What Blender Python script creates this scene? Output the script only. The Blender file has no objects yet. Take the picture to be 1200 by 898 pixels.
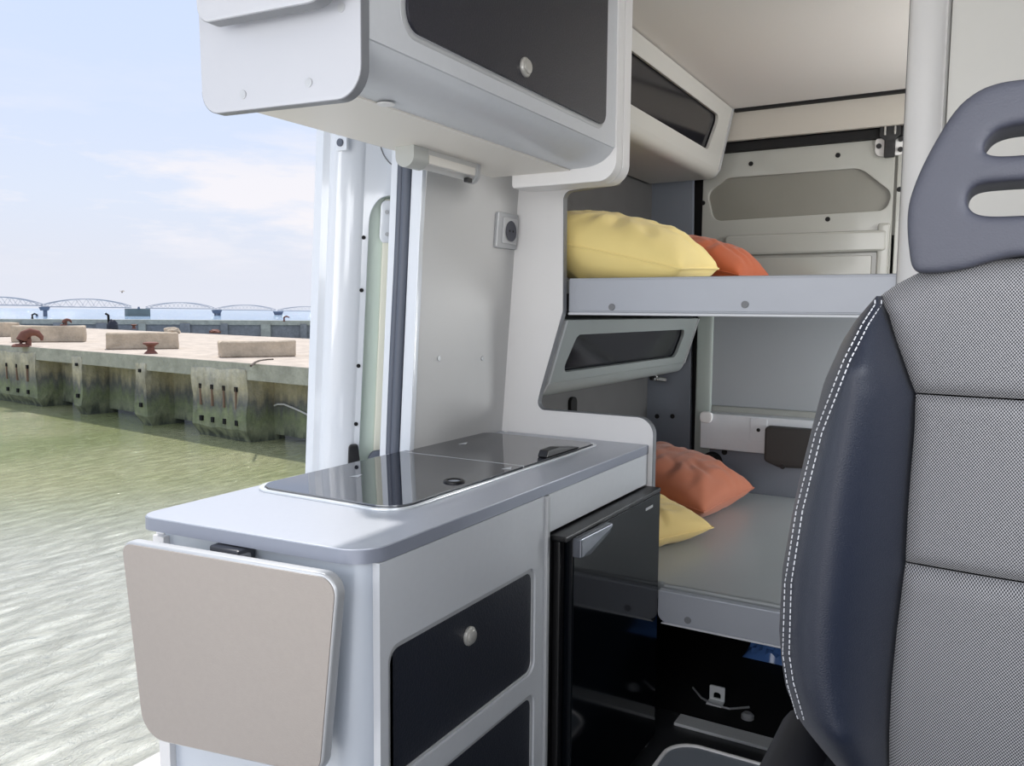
import bpy, bmesh, math, random
import numpy as np
from mathutils import Vector, Matrix, noise
random.seed(4)
PI = math.pi
ZC = 1.42                       # camera height above the van floor; all local numbers are relative to the camera
F = 950.0
col = bpy.context.scene.collection

# ------------------------------------------------------------------ camera calibration
def _n(v): return v / np.linalg.norm(v)
_Y = _n(np.array([557.0, -80.0, F])); _B = _n(np.array([-420.0, -88.0, F]))
_d = _n(np.cross(_Y, _B)); _d = _d if _d[1] > 0 else -_d
_Z = -_d; _X = np.cross(_Y, _Z); _X = _X if _X[0] > 0 else -_X
R = np.array([_X, _Y, _Z])
def ray(px, py): return R @ np.array([px - 600.0, py - 449.0, F])
def hz(px, py, z): d = ray(px, py); return tuple(d * z / d[2])
def hy(px, py, y): d = ray(px, py); return tuple(d * y / d[1])
def hx(px, py, x): d = ray(px, py); return tuple(d * x / d[0])

# ------------------------------------------------------------------ materials
def lin(c):
    return tuple(((v/255)/12.92 if v/255 <= .04045 else ((v/255+.055)/1.055)**2.4) for v in c)
def mat(name, rgb, rough=.5, metal=0, ior=1.5, bump=0, bscale=200, var=0, vscale=8, coat=0, sheen=0, trans=0, alpha=1):
    m = bpy.data.materials.new(name); m.use_nodes = True
    nt = m.node_tree; b = nt.nodes['Principled BSDF']
    c = lin(rgb) + (1,)
    b.inputs['Base Color'].default_value = c
    b.inputs['Roughness'].default_value = rough; b.inputs['Metallic'].default_value = metal
    b.inputs['IOR'].default_value = ior
    b.inputs['Coat Weight'].default_value = coat; b.inputs['Coat Roughness'].default_value = .08
    b.inputs['Sheen Weight'].default_value = sheen
    b.inputs['Transmission Weight'].default_value = trans
    tc = nt.nodes.new('ShaderNodeTexCoord')
    if bump:
        n = nt.nodes.new('ShaderNodeTexNoise'); n.inputs['Scale'].default_value = bscale; n.inputs['Detail'].default_value = 3
        nt.links.new(tc.outputs['Object'], n.inputs['Vector'])
        bp = nt.nodes.new('ShaderNodeBump'); bp.inputs['Strength'].default_value = bump; bp.inputs['Distance'].default_value = .002
        nt.links.new(n.outputs['Fac'], bp.inputs['Height']); nt.links.new(bp.outputs['Normal'], b.inputs['Normal'])
    if var:
        n = nt.nodes.new('ShaderNodeTexNoise'); n.inputs['Scale'].default_value = vscale; n.inputs['Detail'].default_value = 5
        nt.links.new(tc.outputs['Object'], n.inputs['Vector'])
        mx = nt.nodes.new('ShaderNodeMix'); mx.data_type = 'RGBA'
        mx.inputs['A'].default_value = tuple(min(1, v*(1-var)) for v in c[:3]) + (1,)
        mx.inputs['B'].default_value = tuple(min(1, v*(1+var)) for v in c[:3]) + (1,)
        nt.links.new(n.outputs['Fac'], mx.inputs['Factor']); nt.links.new(mx.outputs['Result'], b.inputs['Base Color'])
    return m
M = {}
M['white'] = mat('white_laminate', (226, 225, 224), .38, var=.015)
M['endwhite'] = mat('pale_grey_end_laminate', (182, 184, 190), .4, var=.015)
M['silver'] = mat('silver_laminate', (205, 208, 212), .36, metal=.12, var=.03, vscale=60)
M['smoke'] = mat('smoked_acrylic', (26, 26, 31), .12)
M['edge'] = mat('grey_edge_band', (118, 120, 124), .4)
M['edge_light'] = mat('light_edge_band', (186, 188, 190), .35, metal=.3)
M['greytop'] = mat('silver_grey_worktop', (180, 184, 193), .32, metal=.2, var=.03, vscale=90)
M['dark'] = mat('dark_laminate', (37, 37, 46), .4, bump=.5, bscale=260, var=.12, vscale=90)
M['darknavy'] = mat('dark_navy_laminate', (27, 31, 42), .38, bump=.5, bscale=260, var=.12, vscale=90)
M['black'] = mat('black_plastic', (14, 14, 16), .35)
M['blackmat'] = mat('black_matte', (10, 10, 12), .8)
M['fridge'] = mat('black_gloss_fridge', (6, 9, 14), .08, ior=1.36)
M['glass'] = mat('dark_glass_lid', (38, 40, 50), .025, ior=3.1)
M['glass2'] = mat('dark_glass_lid_rear', (52, 54, 62), .03, ior=2.9)
M['chrome'] = mat('brushed_chrome', (200, 200, 198), .22, metal=1)
M['knob'] = mat('satin_nickel', (196, 194, 188), .35, metal=.5)
M['alu'] = mat('aluminium_strip', (236, 238, 238), .35, metal=.1, bump=.3, bscale=60)
M['paint'] = mat('white_car_paint', (222, 227, 233), .16, coat=.6)
M['paintgrey'] = mat('grey_car_paint', (168, 169, 163), .2, coat=.6)
M['mint'] = mat('mint_inner_skin', (212, 226, 216), .35)
M['rubber'] = mat('grey_rubber_seal', (92, 98, 110), .55)
M['ceil'] = mat('ceiling_fabric', (214, 210, 206), .85, bump=.4, bscale=300)
M['header'] = mat('beige_header_board', (186, 181, 172), .6)
M['film'] = mat('grey_window_film', (126, 125, 117), .3, var=.04)
M['greypanel'] = mat('grey_steel_panel', (150, 154, 158), .35, var=.05, vscale=4)
M['rearwall'] = mat('dark_grey_board', (88, 88, 88), .6, var=.08)
M['cabgrey'] = mat('grey_green_laminate', (144, 150, 149), .38)
M['bedtop'] = mat('grey_bed_board', (158, 162, 163), .28, var=.05, vscale=3)
M['bedface'] = mat('grey_bed_face', (166, 170, 178), .36, metal=.15, var=.04)
M['greige'] = mat('greige_table_laminate', (160, 152, 145), .45, bump=.25, bscale=350, var=.04, vscale=90)
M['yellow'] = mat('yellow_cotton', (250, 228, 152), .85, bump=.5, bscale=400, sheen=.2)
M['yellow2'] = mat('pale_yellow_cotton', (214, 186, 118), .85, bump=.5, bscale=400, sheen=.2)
M['orange'] = mat('orange_cotton', (184, 88, 44), .85, bump=.5, bscale=400, sheen=.2)
M['orange2'] = mat('dusty_orange_cotton', (176, 102, 72), .85, bump=.5, bscale=400, sheen=.2)
M['seatplastic'] = mat('slate_headrest_plastic', (68, 70, 81), .5, bump=.25, bscale=500)
M['bolster'] = mat('navy_seat_leatherette', (15, 24, 42), .42, bump=.3, bscale=700, sheen=.12)
M['seatblack'] = mat('black_seat_base', (24, 24, 29), .6)
M['thread'] = mat('white_thread', (208, 210, 214), .6)
M['floor'] = mat('dark_grey_floor', (52, 53, 56), .4, var=.25, vscale=6)
M['rust'] = mat('rusty_iron', (122, 78, 66), .8, var=.3, vscale=6)
M['blue'] = mat('blue_plastic_bag', (96, 140, 214), .15, ior=1.5)
M['cream'] = mat('cream_underside', (226, 222, 214), .42)
M['steel_far'] = mat('hazed_steel', (176, 178, 184), .6)  # bridge steel, paled by distance haze put into the colour
M['slate_far'] = mat('slate_concrete', (116, 124, 140), .8)
M['bird'] = mat('bird_grey', (150, 152, 156), .7)

def concrete(name, base, stains=False, zlo=0, zhi=1):
    m = bpy.data.materials.new(name); m.use_nodes = True
    nt = m.node_tree; L = nt.links.new; b = nt.nodes['Principled BSDF']; b.inputs['Roughness'].default_value = .9
    g = nt.nodes.new('ShaderNodeNewGeometry')
    n1 = nt.nodes.new('ShaderNodeTexNoise'); n1.inputs['Scale'].default_value = 1.3; n1.inputs['Detail'].default_value = 8; n1.inputs['Roughness'].default_value = .7
    L(g.outputs['Position'], n1.inputs['Vector'])
    cr = nt.nodes.new('ShaderNodeValToRGB'); c = lin(base)
    cr.color_ramp.elements[0].position = .3; cr.color_ramp.elements[1].position = .7
    cr.color_ramp.elements[0].color = tuple(v*.72 for v in c) + (1,)
    cr.color_ramp.elements[1].color = tuple(min(1, v*1.18) for v in c) + (1,)
    L(n1.outputs['Fac'], cr.inputs['Fac'])
    out = cr.outputs['Color']
    if stains:
        sx = nt.nodes.new('ShaderNodeSeparateXYZ'); L(g.outputs['Position'], sx.inputs[0])
        # vertical streak noise
        mp = nt.nodes.new('ShaderNodeMapping'); mp.inputs['Scale'].default_value = (2.2, 2.2, .25); L(g.outputs['Position'], mp.inputs['Vector'])
        n2 = nt.nodes.new('ShaderNodeTexNoise'); n2.inputs['Scale'].default_value = 1.6; n2.inputs['Detail'].default_value = 6; L(mp.outputs[0], n2.inputs['Vector'])
        ma = nt.nodes.new('ShaderNodeMath'); ma.operation = 'MULTIPLY_ADD'; L(n2.outputs['Fac'], ma.inputs[0]); ma.inputs[1].default_value = 1.5; ma.inputs[2].default_value = -.75
        ad = nt.nodes.new('ShaderNodeMath'); ad.operation = 'ADD'; L(sx.outputs['Z'], ad.inputs[0]); L(ma.outputs[0], ad.inputs[1])
        mr = nt.nodes.new('ShaderNodeMapRange'); mr.inputs['From Min'].default_value = zlo; mr.inputs['From Max'].default_value = zhi; L(ad.outputs[0], mr.inputs['Value'])
        r2 = nt.nodes.new('ShaderNodeValToRGB'); e = r2.color_ramp.elements
        stops = [(0.0, (90, 96, 84)), (.14, (150, 156, 128)), (.3, (140, 150, 116)), (.46, (124, 126, 122)), (.62, (190, 182, 156)), (.82, (212, 206, 186)), (1.0, (220, 217, 206))]
        e[0].position = 0; e[0].color = lin(stops[0][1]) + (1,); e[1].position = 1; e[1].color = lin(stops[-1][1]) + (1,)
        for p, cc in stops[1:-1]:
            k = e.new(p); k.color = lin(cc) + (1,)
        L(mr.outputs[0], r2.inputs['Fac'])
        mx = nt.nodes.new('ShaderNodeMix'); mx.data_type = 'RGBA'; mx.blend_type = 'MULTIPLY'; mx.inputs['Factor'].default_value = 1
        L(r2.outputs['Color'], mx.inputs['A'])
        c3 = nt.nodes.new('ShaderNodeValToRGB'); c3.color_ramp.elements[0].position = .3; c3.color_ramp.elements[1].position = .68
        c3.color_ramp.elements[0].color = (.45, .46, .5, 1); c3.color_ramp.elements[1].color = (1.15, 1.12, 1.08, 1)
        n4 = nt.nodes.new('ShaderNodeTexNoise'); n4.inputs['Scale'].default_value = .9; n4.inputs['Detail'].default_value = 9; n4.inputs['Roughness'].default_value = .75; L(g.outputs['Position'], n4.inputs['Vector'])
        L(n4.outputs['Fac'], c3.inputs['Fac']); L(c3.outputs['Color'], mx.inputs['B'])
        out = mx.outputs['Result']
    L(out, b.inputs['Base Color'])
    n3 = nt.nodes.new('ShaderNodeTexNoise'); n3.inputs['Scale'].default_value = 6; n3.inputs['Detail'].default_value = 6; L(g.outputs['Position'], n3.inputs['Vector'])
    bp = nt.nodes.new('ShaderNodeBump'); bp.inputs['Strength'].default_value = .5; bp.inputs['Distance'].default_value = .1
    L(n3.outputs['Fac'], bp.inputs['Height']); L(bp.outputs['Normal'], b.inputs['Normal'])
    return m
ZT, ZW = -2.0, -5.0              # quay top and water level (relative to camera)
M['quaytop'] = concrete('deck_concrete', (192, 179, 165))  # beige concrete of the quay deck
M['block'] = concrete('block_concrete', (196, 180, 158))
M['quaywall'] = concrete('stained_concrete', (150, 150, 140), True, ZW + ZC, ZT + ZC)
M['cap'] = concrete('cap_concrete', (176, 175, 162))
M['farwall'] = concrete('breakwater_concrete', (140, 140, 140))

def seat_fabric():
    m = bpy.data.materials.new('dotted_seat_fabric'); m.use_nodes = True
    nt = m.node_tree; L = nt.links.new; b = nt.nodes['Principled BSDF']; b.inputs['Roughness'].default_value = .85
    b.inputs['Sheen Weight'].default_value = .2
    tc = nt.nodes.new('ShaderNodeTexCoord'); sx = nt.nodes.new('ShaderNodeSeparateXYZ'); L(tc.outputs['Object'], sx.inputs[0])
    def sn(out, k):
        a = nt.nodes.new('ShaderNodeMath'); a.operation = 'MULTIPLY'; L(out, a.inputs[0]); a.inputs[1].default_value = k
        s = nt.nodes.new('ShaderNodeMath'); s.operation = 'SINE'; L(a.outputs[0], s.inputs[0]); return s.outputs[0]
    kx, kz = 2*PI/.0029, 2*PI/.0037
    p = nt.nodes.new('ShaderNodeMath'); p.operation = 'MULTIPLY'; L(sn(sx.outputs['X'], kx), p.inputs[0]); L(sn(sx.outputs['Z'], kz), p.inputs[1])
    mr = nt.nodes.new('ShaderNodeMapRange'); mr.inputs['From Min'].default_value = -.25; mr.inputs['From Max'].default_value = .25; L(p.outputs[0], mr.inputs['Value'])
    mx = nt.nodes.new('ShaderNodeMix'); mx.data_type = 'RGBA'
    mx.inputs['A'].default_value = lin((28, 29, 34)) + (1,); mx.inputs['B'].default_value = lin((154, 154, 157)) + (1,)
    L(mr.outputs[0], mx.inputs['Factor']); L(mx.outputs['Result'], b.inputs['Base Color'])
    bp = nt.nodes.new('ShaderNodeBump'); bp.inputs['Strength'].default_value = .3; bp.inputs['Distance'].default_value = .001
    L(mr.outputs[0], bp.inputs['Height']); L(bp.outputs['Normal'], b.inputs['Normal'])
    return m
M['fabric'] = seat_fabric()

def water_mat():
    m = bpy.data.materials.new('harbour_water'); m.use_nodes = True
    nt = m.node_tree; L = nt.links.new; b = nt.nodes['Principled BSDF']
    b.inputs['Roughness'].default_value = .07; b.inputs['IOR'].default_value = 1.4
    g = nt.nodes.new('ShaderNodeNewGeometry')
    n = nt.nodes.new('ShaderNodeTexNoise'); n.inputs['Scale'].default_value = .12; n.inputs['Detail'].default_value = 6; L(g.outputs['Position'], n.inputs['Vector'])
    cr = nt.nodes.new('ShaderNodeValToRGB'); e = cr.color_ramp.elements
    e[0].position = .35; e[0].color = lin((158, 166, 116)) + (1,); e[1].position = .65; e[1].color = lin((192, 192, 150)) + (1,)
    L(n.outputs['Fac'], cr.inputs['Fac'])
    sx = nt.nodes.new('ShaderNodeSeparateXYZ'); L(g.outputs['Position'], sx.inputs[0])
    # sky reflection and silt painted paler near our quay, haze painted blue farther out
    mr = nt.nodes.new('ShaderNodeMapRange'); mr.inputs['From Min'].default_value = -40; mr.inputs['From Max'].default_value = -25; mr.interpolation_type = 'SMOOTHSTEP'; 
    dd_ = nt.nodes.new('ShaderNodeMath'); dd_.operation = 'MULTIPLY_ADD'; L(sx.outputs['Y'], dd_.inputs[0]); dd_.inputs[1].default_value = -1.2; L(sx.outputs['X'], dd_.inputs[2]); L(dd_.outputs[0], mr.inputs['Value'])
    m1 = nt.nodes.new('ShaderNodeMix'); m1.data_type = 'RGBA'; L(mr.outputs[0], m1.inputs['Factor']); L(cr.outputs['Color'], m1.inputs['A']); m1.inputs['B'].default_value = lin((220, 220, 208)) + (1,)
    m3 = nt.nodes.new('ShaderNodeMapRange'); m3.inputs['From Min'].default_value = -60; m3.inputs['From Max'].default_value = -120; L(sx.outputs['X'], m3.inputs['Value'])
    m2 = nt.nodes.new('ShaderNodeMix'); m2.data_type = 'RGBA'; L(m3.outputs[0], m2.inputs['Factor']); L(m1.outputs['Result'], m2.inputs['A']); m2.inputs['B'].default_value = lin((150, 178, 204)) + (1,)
    L(m2.outputs['Result'], b.inputs['Base Color'])
    mp = nt.nodes.new('ShaderNodeMapping'); mp.inputs['Scale'].default_value = (1.9, .75, 1); mp.inputs['Rotation'].default_value = (0, 0, .46); L(g.outputs['Position'], mp.inputs['Vector'])
    w = nt.nodes.new('ShaderNodeTexNoise'); w.inputs['Scale'].default_value = 1.9; w.inputs['Detail'].default_value = 7; w.inputs['Roughness'].default_value = .62; w.inputs['Distortion'].default_value = .8; L(mp.outputs[0], w.inputs['Vector'])
    w2 = nt.nodes.new('ShaderNodeTexNoise'); w2.inputs['Scale'].default_value = 9; w2.inputs['Detail'].default_value = 4; L(mp.outputs[0], w2.inputs['Vector'])
    wa = nt.nodes.new('ShaderNodeMath'); wa.operation = 'MULTIPLY_ADD'; L(w2.outputs['Fac'], wa.inputs[0]); wa.inputs[1].default_value = .16; L(w.outputs['Fac'], wa.inputs[2])
    bp = nt.nodes.new('ShaderNodeBump'); bp.inputs['Strength'].default_value = 1; bp.inputs['Distance'].default_value = .34
    L(wa.outputs[0], bp.inputs['Height']); L(bp.outputs['Normal'], b.inputs['Normal'])
    return m
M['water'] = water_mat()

# ------------------------------------------------------------------ object helpers
WN = True
def tag(o, label=None, cat=None, group=None, kind=None):
    if label: o['label'] = label
    if cat: o['category'] = cat
    if group: o['group'] = group
    if kind: o['kind'] = kind
    return o
def thing(name, loc, label=None, cat=None, group=None, kind=None):
    o = bpy.data.objects.new(name, None); col.objects.link(o)
    o.empty_display_size = .05
    o.location = (loc[0], loc[1], loc[2] + ZC); o['_o'] = (loc[0], loc[1], loc[2])
    return tag(o, label, cat, group, kind)
def origin_of(p):
    return Vector(p['_o']) if p is not None and '_o' in p else Vector((0, 0, 0))
def link(name, me, m, parent=None, smooth=True, angle=35):
    """me holds camera-relative coordinates"""
    me.validate()
    bm = bmesh.new(); bm.from_mesh(me); bmesh.ops.recalc_face_normals(bm, faces=bm.faces); bm.to_mesh(me); bm.free()
    co = [v.co.copy() for v in me.vertices]
    if parent is not None:
        org = origin_of(parent)
    else:
        org = Vector(((min(c.x for c in co)+max(c.x for c in co))/2, (min(c.y for c in co)+max(c.y for c in co))/2, min(c.z for c in co)))
    for v in me.vertices: v.co -= org
    o = bpy.data.objects.new(name, me); col.objects.link(o)
    if m: me.materials.append(m)
    if smooth:
        for p in me.polygons: p.use_smooth = True
        me.set_sharp_from_angle(angle=math.radians(angle))
    if smooth and angle < 60 and WN: wm = o.modifiers.new('wn', 'WEIGHTED_NORMAL'); wm.keep_sharp = True
    if parent is not None:
        o.parent = parent; o['_o'] = tuple(org)
    else:
        o.location = org + Vector((0, 0, ZC)); o['_o'] = tuple(org)
    return o
def from_bm(name, bm, m, parent=None, smooth=True, angle=35):
    me = bpy.data.meshes.new(name); bm.to_mesh(me); bm.free()
    return link(name, me, m, parent, smooth, angle)
def mesh(name, vs, fs, m, parent=None, smooth=True, angle=35):
    me = bpy.data.meshes.new(name); me.from_pydata([tuple(v) for v in vs], [], fs); me.update()
    return link(name, me, m, parent, smooth, angle)
def bm_box(bm, x0, x1, y0, y1, z0, z1):
    vs = [bm.verts.new((x, y, z)) for z in (z0, z1) for x, y in ((x0, y0), (x1, y0), (x1, y1), (x0, y1))]
    for f in ((3, 2, 1, 0), (4, 5, 6, 7), (0, 1, 5, 4), (1, 2, 6, 5), (2, 3, 7, 6), (3, 0, 4, 7)): bm.faces.new([vs[i] for i in f])
    return vs
def bevel_bm(bm, w, seg=2):
    if w > 0: bmesh.ops.bevel(bm, geom=[e for e in bm.edges] + [v for v in bm.verts], offset=w, segments=seg, profile=.5, affect='EDGES', clamp_overlap=True)
def box(name, x0, x1, y0, y1, z0, z1, m, parent=None, bev=.003, seg=2):
    bm = bmesh.new(); bm_box(bm, x0, x1, y0, y1, z0, z1); bevel_bm(bm, bev, seg)
    return from_bm(name, bm, m, parent)
def rpoly(pts, n=7):
    """pts: (a, b, radius) -> rounded polygon points"""
    out = []
    N = len(pts)
    for i, p in enumerate(pts):
        P = Vector(p[:2]); r = p[2] if len(p) > 2 else 0
        if r <= 0: out.append(tuple(P)); continue
        A = Vector(pts[i-1][:2]); B = Vector(pts[(i+1) % N][:2])
        u = (A-P).normalized(); v = (B-P).normalized()
        ang = u.angle(v); t = r/math.tan(ang/2)
        t = min(t, (A-P).length*.49, (B-P).length*.49); r = t*math.tan(ang/2)
        c = P + (u+v).normalized()*(r/math.sin(ang/2))
        s = P+u*t-c; e = P+v*t-c
        a0 = math.atan2(s.y, s.x); a1 = math.atan2(e.y, e.x); d = (a1-a0+PI) % (2*PI)-PI
        for k in range(n+1):
            a = a0+d*k/n; out.append((c.x+r*math.cos(a), c.y+r*math.sin(a)))
    return out
def slab(name, outline, T, thick, m, parent=None, holes=(), bev=.002, seg=2, angle=35):
    """extruded 2D outline (with holes); T maps (a, b, c) to camera-relative space, c runs 0..thick"""
    cu = bpy.data.curves.new(name, 'CURVE'); cu.dimensions = '2D'; cu.fill_mode = 'BOTH'
    for pts in [outline] + list(holes):
        sp = cu.splines.new('POLY'); sp.points.add(len(pts)-1); sp.use_cyclic_u = True
        for q, p in zip(sp.points, pts): q.co = (p[0], p[1], 0, 1)
    bev = min(bev, thick*.45)
    cu.extrude = max(thick/2-bev, 1e-5); cu.bevel_depth = bev; cu.bevel_resolution = seg-1 if seg > 1 else 0
    cu.offset = -bev
    ob = bpy.data.objects.new('_tmp', cu); col.objects.link(ob)
    dg = bpy.context.evaluated_depsgraph_get(); dg.update()
    me = bpy.data.meshes.new_from_object(ob.evaluated_get(dg))
    bpy.data.objects.remove(ob); bpy.data.curves.remove(cu)
    for v in me.vertices: v.co = Vector(T(v.co.x, v.co.y, v.co.z + thick/2))
    bm = bmesh.new(); bm.from_mesh(me); bmesh.ops.remove_doubles(bm, verts=bm.verts, dist=1e-5); bm.to_mesh(me); bm.free()
    me.materials.clear()
    return link(name, me, m, parent, True, angle)
def TXZ(y): return lambda a, b, c: (a, y + c, b)          # plane facing -Y, thickness towards +Y
def TYZ(x): return lambda a, b, c: (x - c, a, b)          # plane facing +X, thickness towards -X
def TXY(z): return lambda a, b, c: (a, b, z - c)          # top face at z
def rrect(a0, a1, b0, b1, r): return rpoly([(a0, b0, r), (a1, b0, r), (a1, b1, r), (a0, b1, r)])
def lathe(name, prof, c, ax, m, parent=None, seg=28):
    """prof: (radius, height along ax)"""
    ax = Vector(ax).normalized(); u = ax.orthogonal().normalized(); w = ax.cross(u)
    vs = []; fs = []
    for r, h in prof:
        for k in range(seg):
            a = 2*PI*k/seg; vs.append(Vector(c)+ax*h+u*(r*math.cos(a))+w*(r*math.sin(a)))
    for i in range(len(prof)-1):
        for k in range(seg):
            k2 = (k+1) % seg; fs.append((i*seg+k, i*seg+k2, (i+1)*seg+k2, (i+1)*seg+k))
    fs.append(tuple(range(seg))[::-1]); fs.append(tuple((len(prof)-1)*seg+k for k in range(seg)))
    return mesh(name, vs, fs, m, parent)
def disc(name, c, ax, r, h, m, parent=None, bev=.15):
    return lathe(name, [(r, 0), (r, h*(1-bev)), (r*.9, h)], c, ax, m, parent, 20)
def bm_tube(bm, pts, r, seg=8):
    pts = [Vector(p) for p in pts]; rings = []
    for i, p in enumerate(pts):
        d = (pts[min(i+1, len(pts)-1)]-pts[max(i-1, 0)]).normalized()
        u = d.cross(Vector((.13, .2, .97))).normalized(); w = d.cross(u)
        rr = r[i] if isinstance(r, (list, tuple)) else r
        rings.append([bm.verts.new(p+u*(rr*math.cos(2*PI*k/seg))+w*(rr*math.sin(2*PI*k/seg))) for k in range(seg)])
    for a, b in zip(rings, rings[1:]):
        for k in range(seg): bm.faces.new((a[k], a[(k+1) % seg], b[(k+1) % seg], b[k]))
    bm.faces.new(rings[0][::-1]); bm.faces.new(rings[-1])
def tube(name, pts, r, m, parent=None, seg=10):
    bm = bmesh.new(); bm_tube(bm, pts, r, seg); return from_bm(name, bm, m, parent)
def prism(name, prof, y0, y1, m, parent=None, angle=30):
    """closed (x,z) profile extruded along Y"""
    n = len(prof)
    vs = [(x, y0, z) for x, z in prof]+[(x, y1, z) for x, z in prof]
    fs = [tuple(range(n)), tuple(range(2*n-1, n-1, -1))]+[(i, (i+1) % n, n+(i+1) % n, n+i) for i in range(n)]
    return mesh(name, vs, fs, m, parent, True, angle)
def arc(cx, cz, rx, rz, a0, a1, n=8):
    return [(cx+rx*math.cos(math.radians(a0+(a1-a0)*k/n)), cz+rz*math.sin(math.radians(a0+(a1-a0)*k/n))) for k in range(n+1)]
def interp(poly, t):      # poly: list of (key, value)
    if t <= poly[0][0]: return poly[0][1]
    for (a, va), (b, vb) in zip(poly, poly[1:]):
        if t <= b: return va+(vb-va)*(t-a)/(b-a)
    return poly[-1][1]

# ================================================================== VAN SHELL (structure)
S = dict(kind='structure')
tag(box('floor', -1.5, .56, -.3, 4.06, -1.48, -1.42, M['floor'], bev=0), **S)
tag(slab('ceiling', [(-1.52, -.2), (.6, -.2), (.6, 4.06), (-1.52, 4.06)], lambda a, b, c: (a, b, .955+c), .05, M['ceil'], bev=0), **S)
# right side wall, unseen, with openings added to give the fill light a source
tag(slab('wall_right', [(-.2, -1.42), (4.06, -1.42), (4.06, .96), (-.2, .96)], lambda a, b, c: (.56+c, a, b), .04, M['greypanel'],
         holes=[rrect(3.25, 3.95, -.62, -.12, .06), rrect(2.72, 3.68, .3, .74, .06), rrect(.0, 1.0, -.1, .58, .08)], bev=0), **S)
tag(slab('added_window_1', rrect(3.23, 3.97, -.64, -.10, .07), lambda a, b, c: (.61+c, a, b), .006, mat('window_glass', (240, 245, 245), .02, trans=1), bev=0), **S)  # added pane, unseen, for extra light on the lower bunk
tag(slab('added_window_2', rrect(2.70, 3.70, .28, .76, .07), lambda a, b, c: (.61+c, a, b), .006, bpy.data.materials['window_glass'], bev=0), **S)  # added pane, unseen, for extra light on the upper bunk
# left side wall behind the bunks
tag(box('wall_left', -1.56, -1.5, 2.46, 4.06, -1.42, .955, M['rearwall'], bev=0), **S)
wl = thing('trim_1', (-1.5, 4.0, -1.0), kind='structure')
slab('pillar_panel', [(-1.52, -.95), (-1.262, -.95), (-1.290, .75), (-1.52, .75)], TXZ(3.965), .03, mat('slate_pillar_paint', (118, 124, 134), .4), wl, bev=.004)
for p in ((770, 488), (788, 488)):
    q = hy(p[0], p[1], 3.965); disc('mounting_hole', q, (0, -1, 0), .012, .002, M['blackmat'], wl)
slab('seam', [(-1.523, -.95), (-1.512, -.95), (-1.512, .75), (-1.523, .75)], TXZ(3.955), .01, M['blackmat'], wl, bev=0)
tag(box('wall_back', -1.5, .56, 4.03, 4.06, -1.42, .955, M['blackmat'], bev=0), **S)
# side wall: body above and below the bed wall next to the kitchen
tag(box('trim_2', -1.56, -1.45, -.2, 2.0, .72, .955, M['white'], bev=.01), **S)

# rear door leaf
rd = thing('door_1', (-.8, 4.0, -.9), kind='structure')
win = [hy(x, y, 3.985) for x, y in ((852, 209), (1008, 197), (1045, 226), (1038, 246), (836, 259), (829, 226))]
winp = rpoly([(p[0], p[2], r) for p, r in zip(win, (.06, .10, .05, .04, .05, .05))])
slab('door_skin', [(-1.245, -.90), (-.385, -.90), (-.385, .77), (-1.245, .77)], TXZ(3.985), .03, M['paintgrey'], rd, holes=[winp], bev=.006)
slab('window_film', [(-1.24, .35), (-.37, .35), (-.37, .75), (-1.24, .75)], TXZ(4.003), .01, M['film'], rd, bev=0)
for p in ((880, 192), (982, 182), (824, 238), (970, 257), (1054, 222)):
    q = hy(p[0], p[1], 3.985); disc('mounting_hole', q, (0, -1, 0), .011, .002, M['blackmat'], rd)
slab('raised_rib', rrect(-1.12, -.40, .275, .372, .02), TXZ(3.955), .03, M['paintgrey'], rd, bev=.012)
slab('rib_panel', rrect(-1.10, -.46, .05, .262, .01), TXZ(3.972), .015, M['paintgrey'], rd, bev=.004)
slab('vertical_rib', rrect(-.44, -.39, .05, .40, .01), TXZ(3.96), .025, M['paintgrey'], rd, bev=.008)
rd2 = thing('door_2', (.1, 4.0, -.9), kind='structure')
slab('door_skin', [(-.375, -.90), (.5, -.90), (.5, .77), (-.375, .77)], TXZ(3.985), .03, M['paintgrey'], rd2, bev=.006)
# door inner lower part: light steel skin, ledge, bare lower panel
slab('lower_skin', [(-1.20, -.46), (.5, -.46), (.5, .0), (-1.20, .0)], TXZ(3.955), .03, M['greypanel'], rd, bev=.01)
slab('inner_frame', [(-1.24, -.88), (-1.16, -.88), (-1.16, .03), (-1.24, .03)], TXZ(3.94), .03, mat('pale_green_frame', (160, 168, 163), .3), rd, bev=.012)
slab('ledge', [(-1.19, -.665), (.5, -.665), (.5, -.49), (-1.19, -.49)], TXZ(3.88), .095, M['silver'], rd, bev=.006)
slab('lower_panel', [(-1.22, -.9), (.5, -.9), (.5, -.675), (-1.22, -.675)], TXZ(3.95), .04, mat('slate_lower_panel', (118, 122, 132), .4), rd, bev=.004)
q = hy(828, 487, 3.88); slab('catch', rrect(q[0]-.03, q[0]+.03, q[2]-.035, q[2]+.02, .02), TXZ(3.865), .02, M['white'], rd, bev=.005)
disc('rubber_stop', hy(835, 541, 3.95), (0, -1, 0), .05, .05, M['blackmat'], rd)
disc('mounting_hole', hy(849, 530, 3.95), (0, -1, 0), .014, .003, M['blackmat'], rd)
q = hy(889, 504, 3.88); slab('label_plate', rrect(q[0]-.04, q[0]+.04, q[2]-.055, q[2]+.055, .01), TXZ(3.876), .006, M['silver'], rd, bev=.002)
disc('mounting_hole', (q[0], 3.8755, q[2]), (0, -1, 0), .009, .002, M['blackmat'], rd)
pd = thing('door_latch_cover', (-.77, 3.9, -.69), 'dark brown padded cover box on the rear door ledge beside the seat back', 'cover')
slab('cover', rpoly([(-.868, -.69, .02), (-.80, -.715, .01), (-.62, -.705, .02), (-.62, -.525, .02), (-.868, -.525, .02)]), TXZ(3.825), .055, mat('dark_brown_plastic', (48, 44, 42), .6), pd, bev=.012)
disc('screw', (-.78, 3.823, -.706), (0, -1, 0), .012, .004, M['black'], pd)
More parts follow.
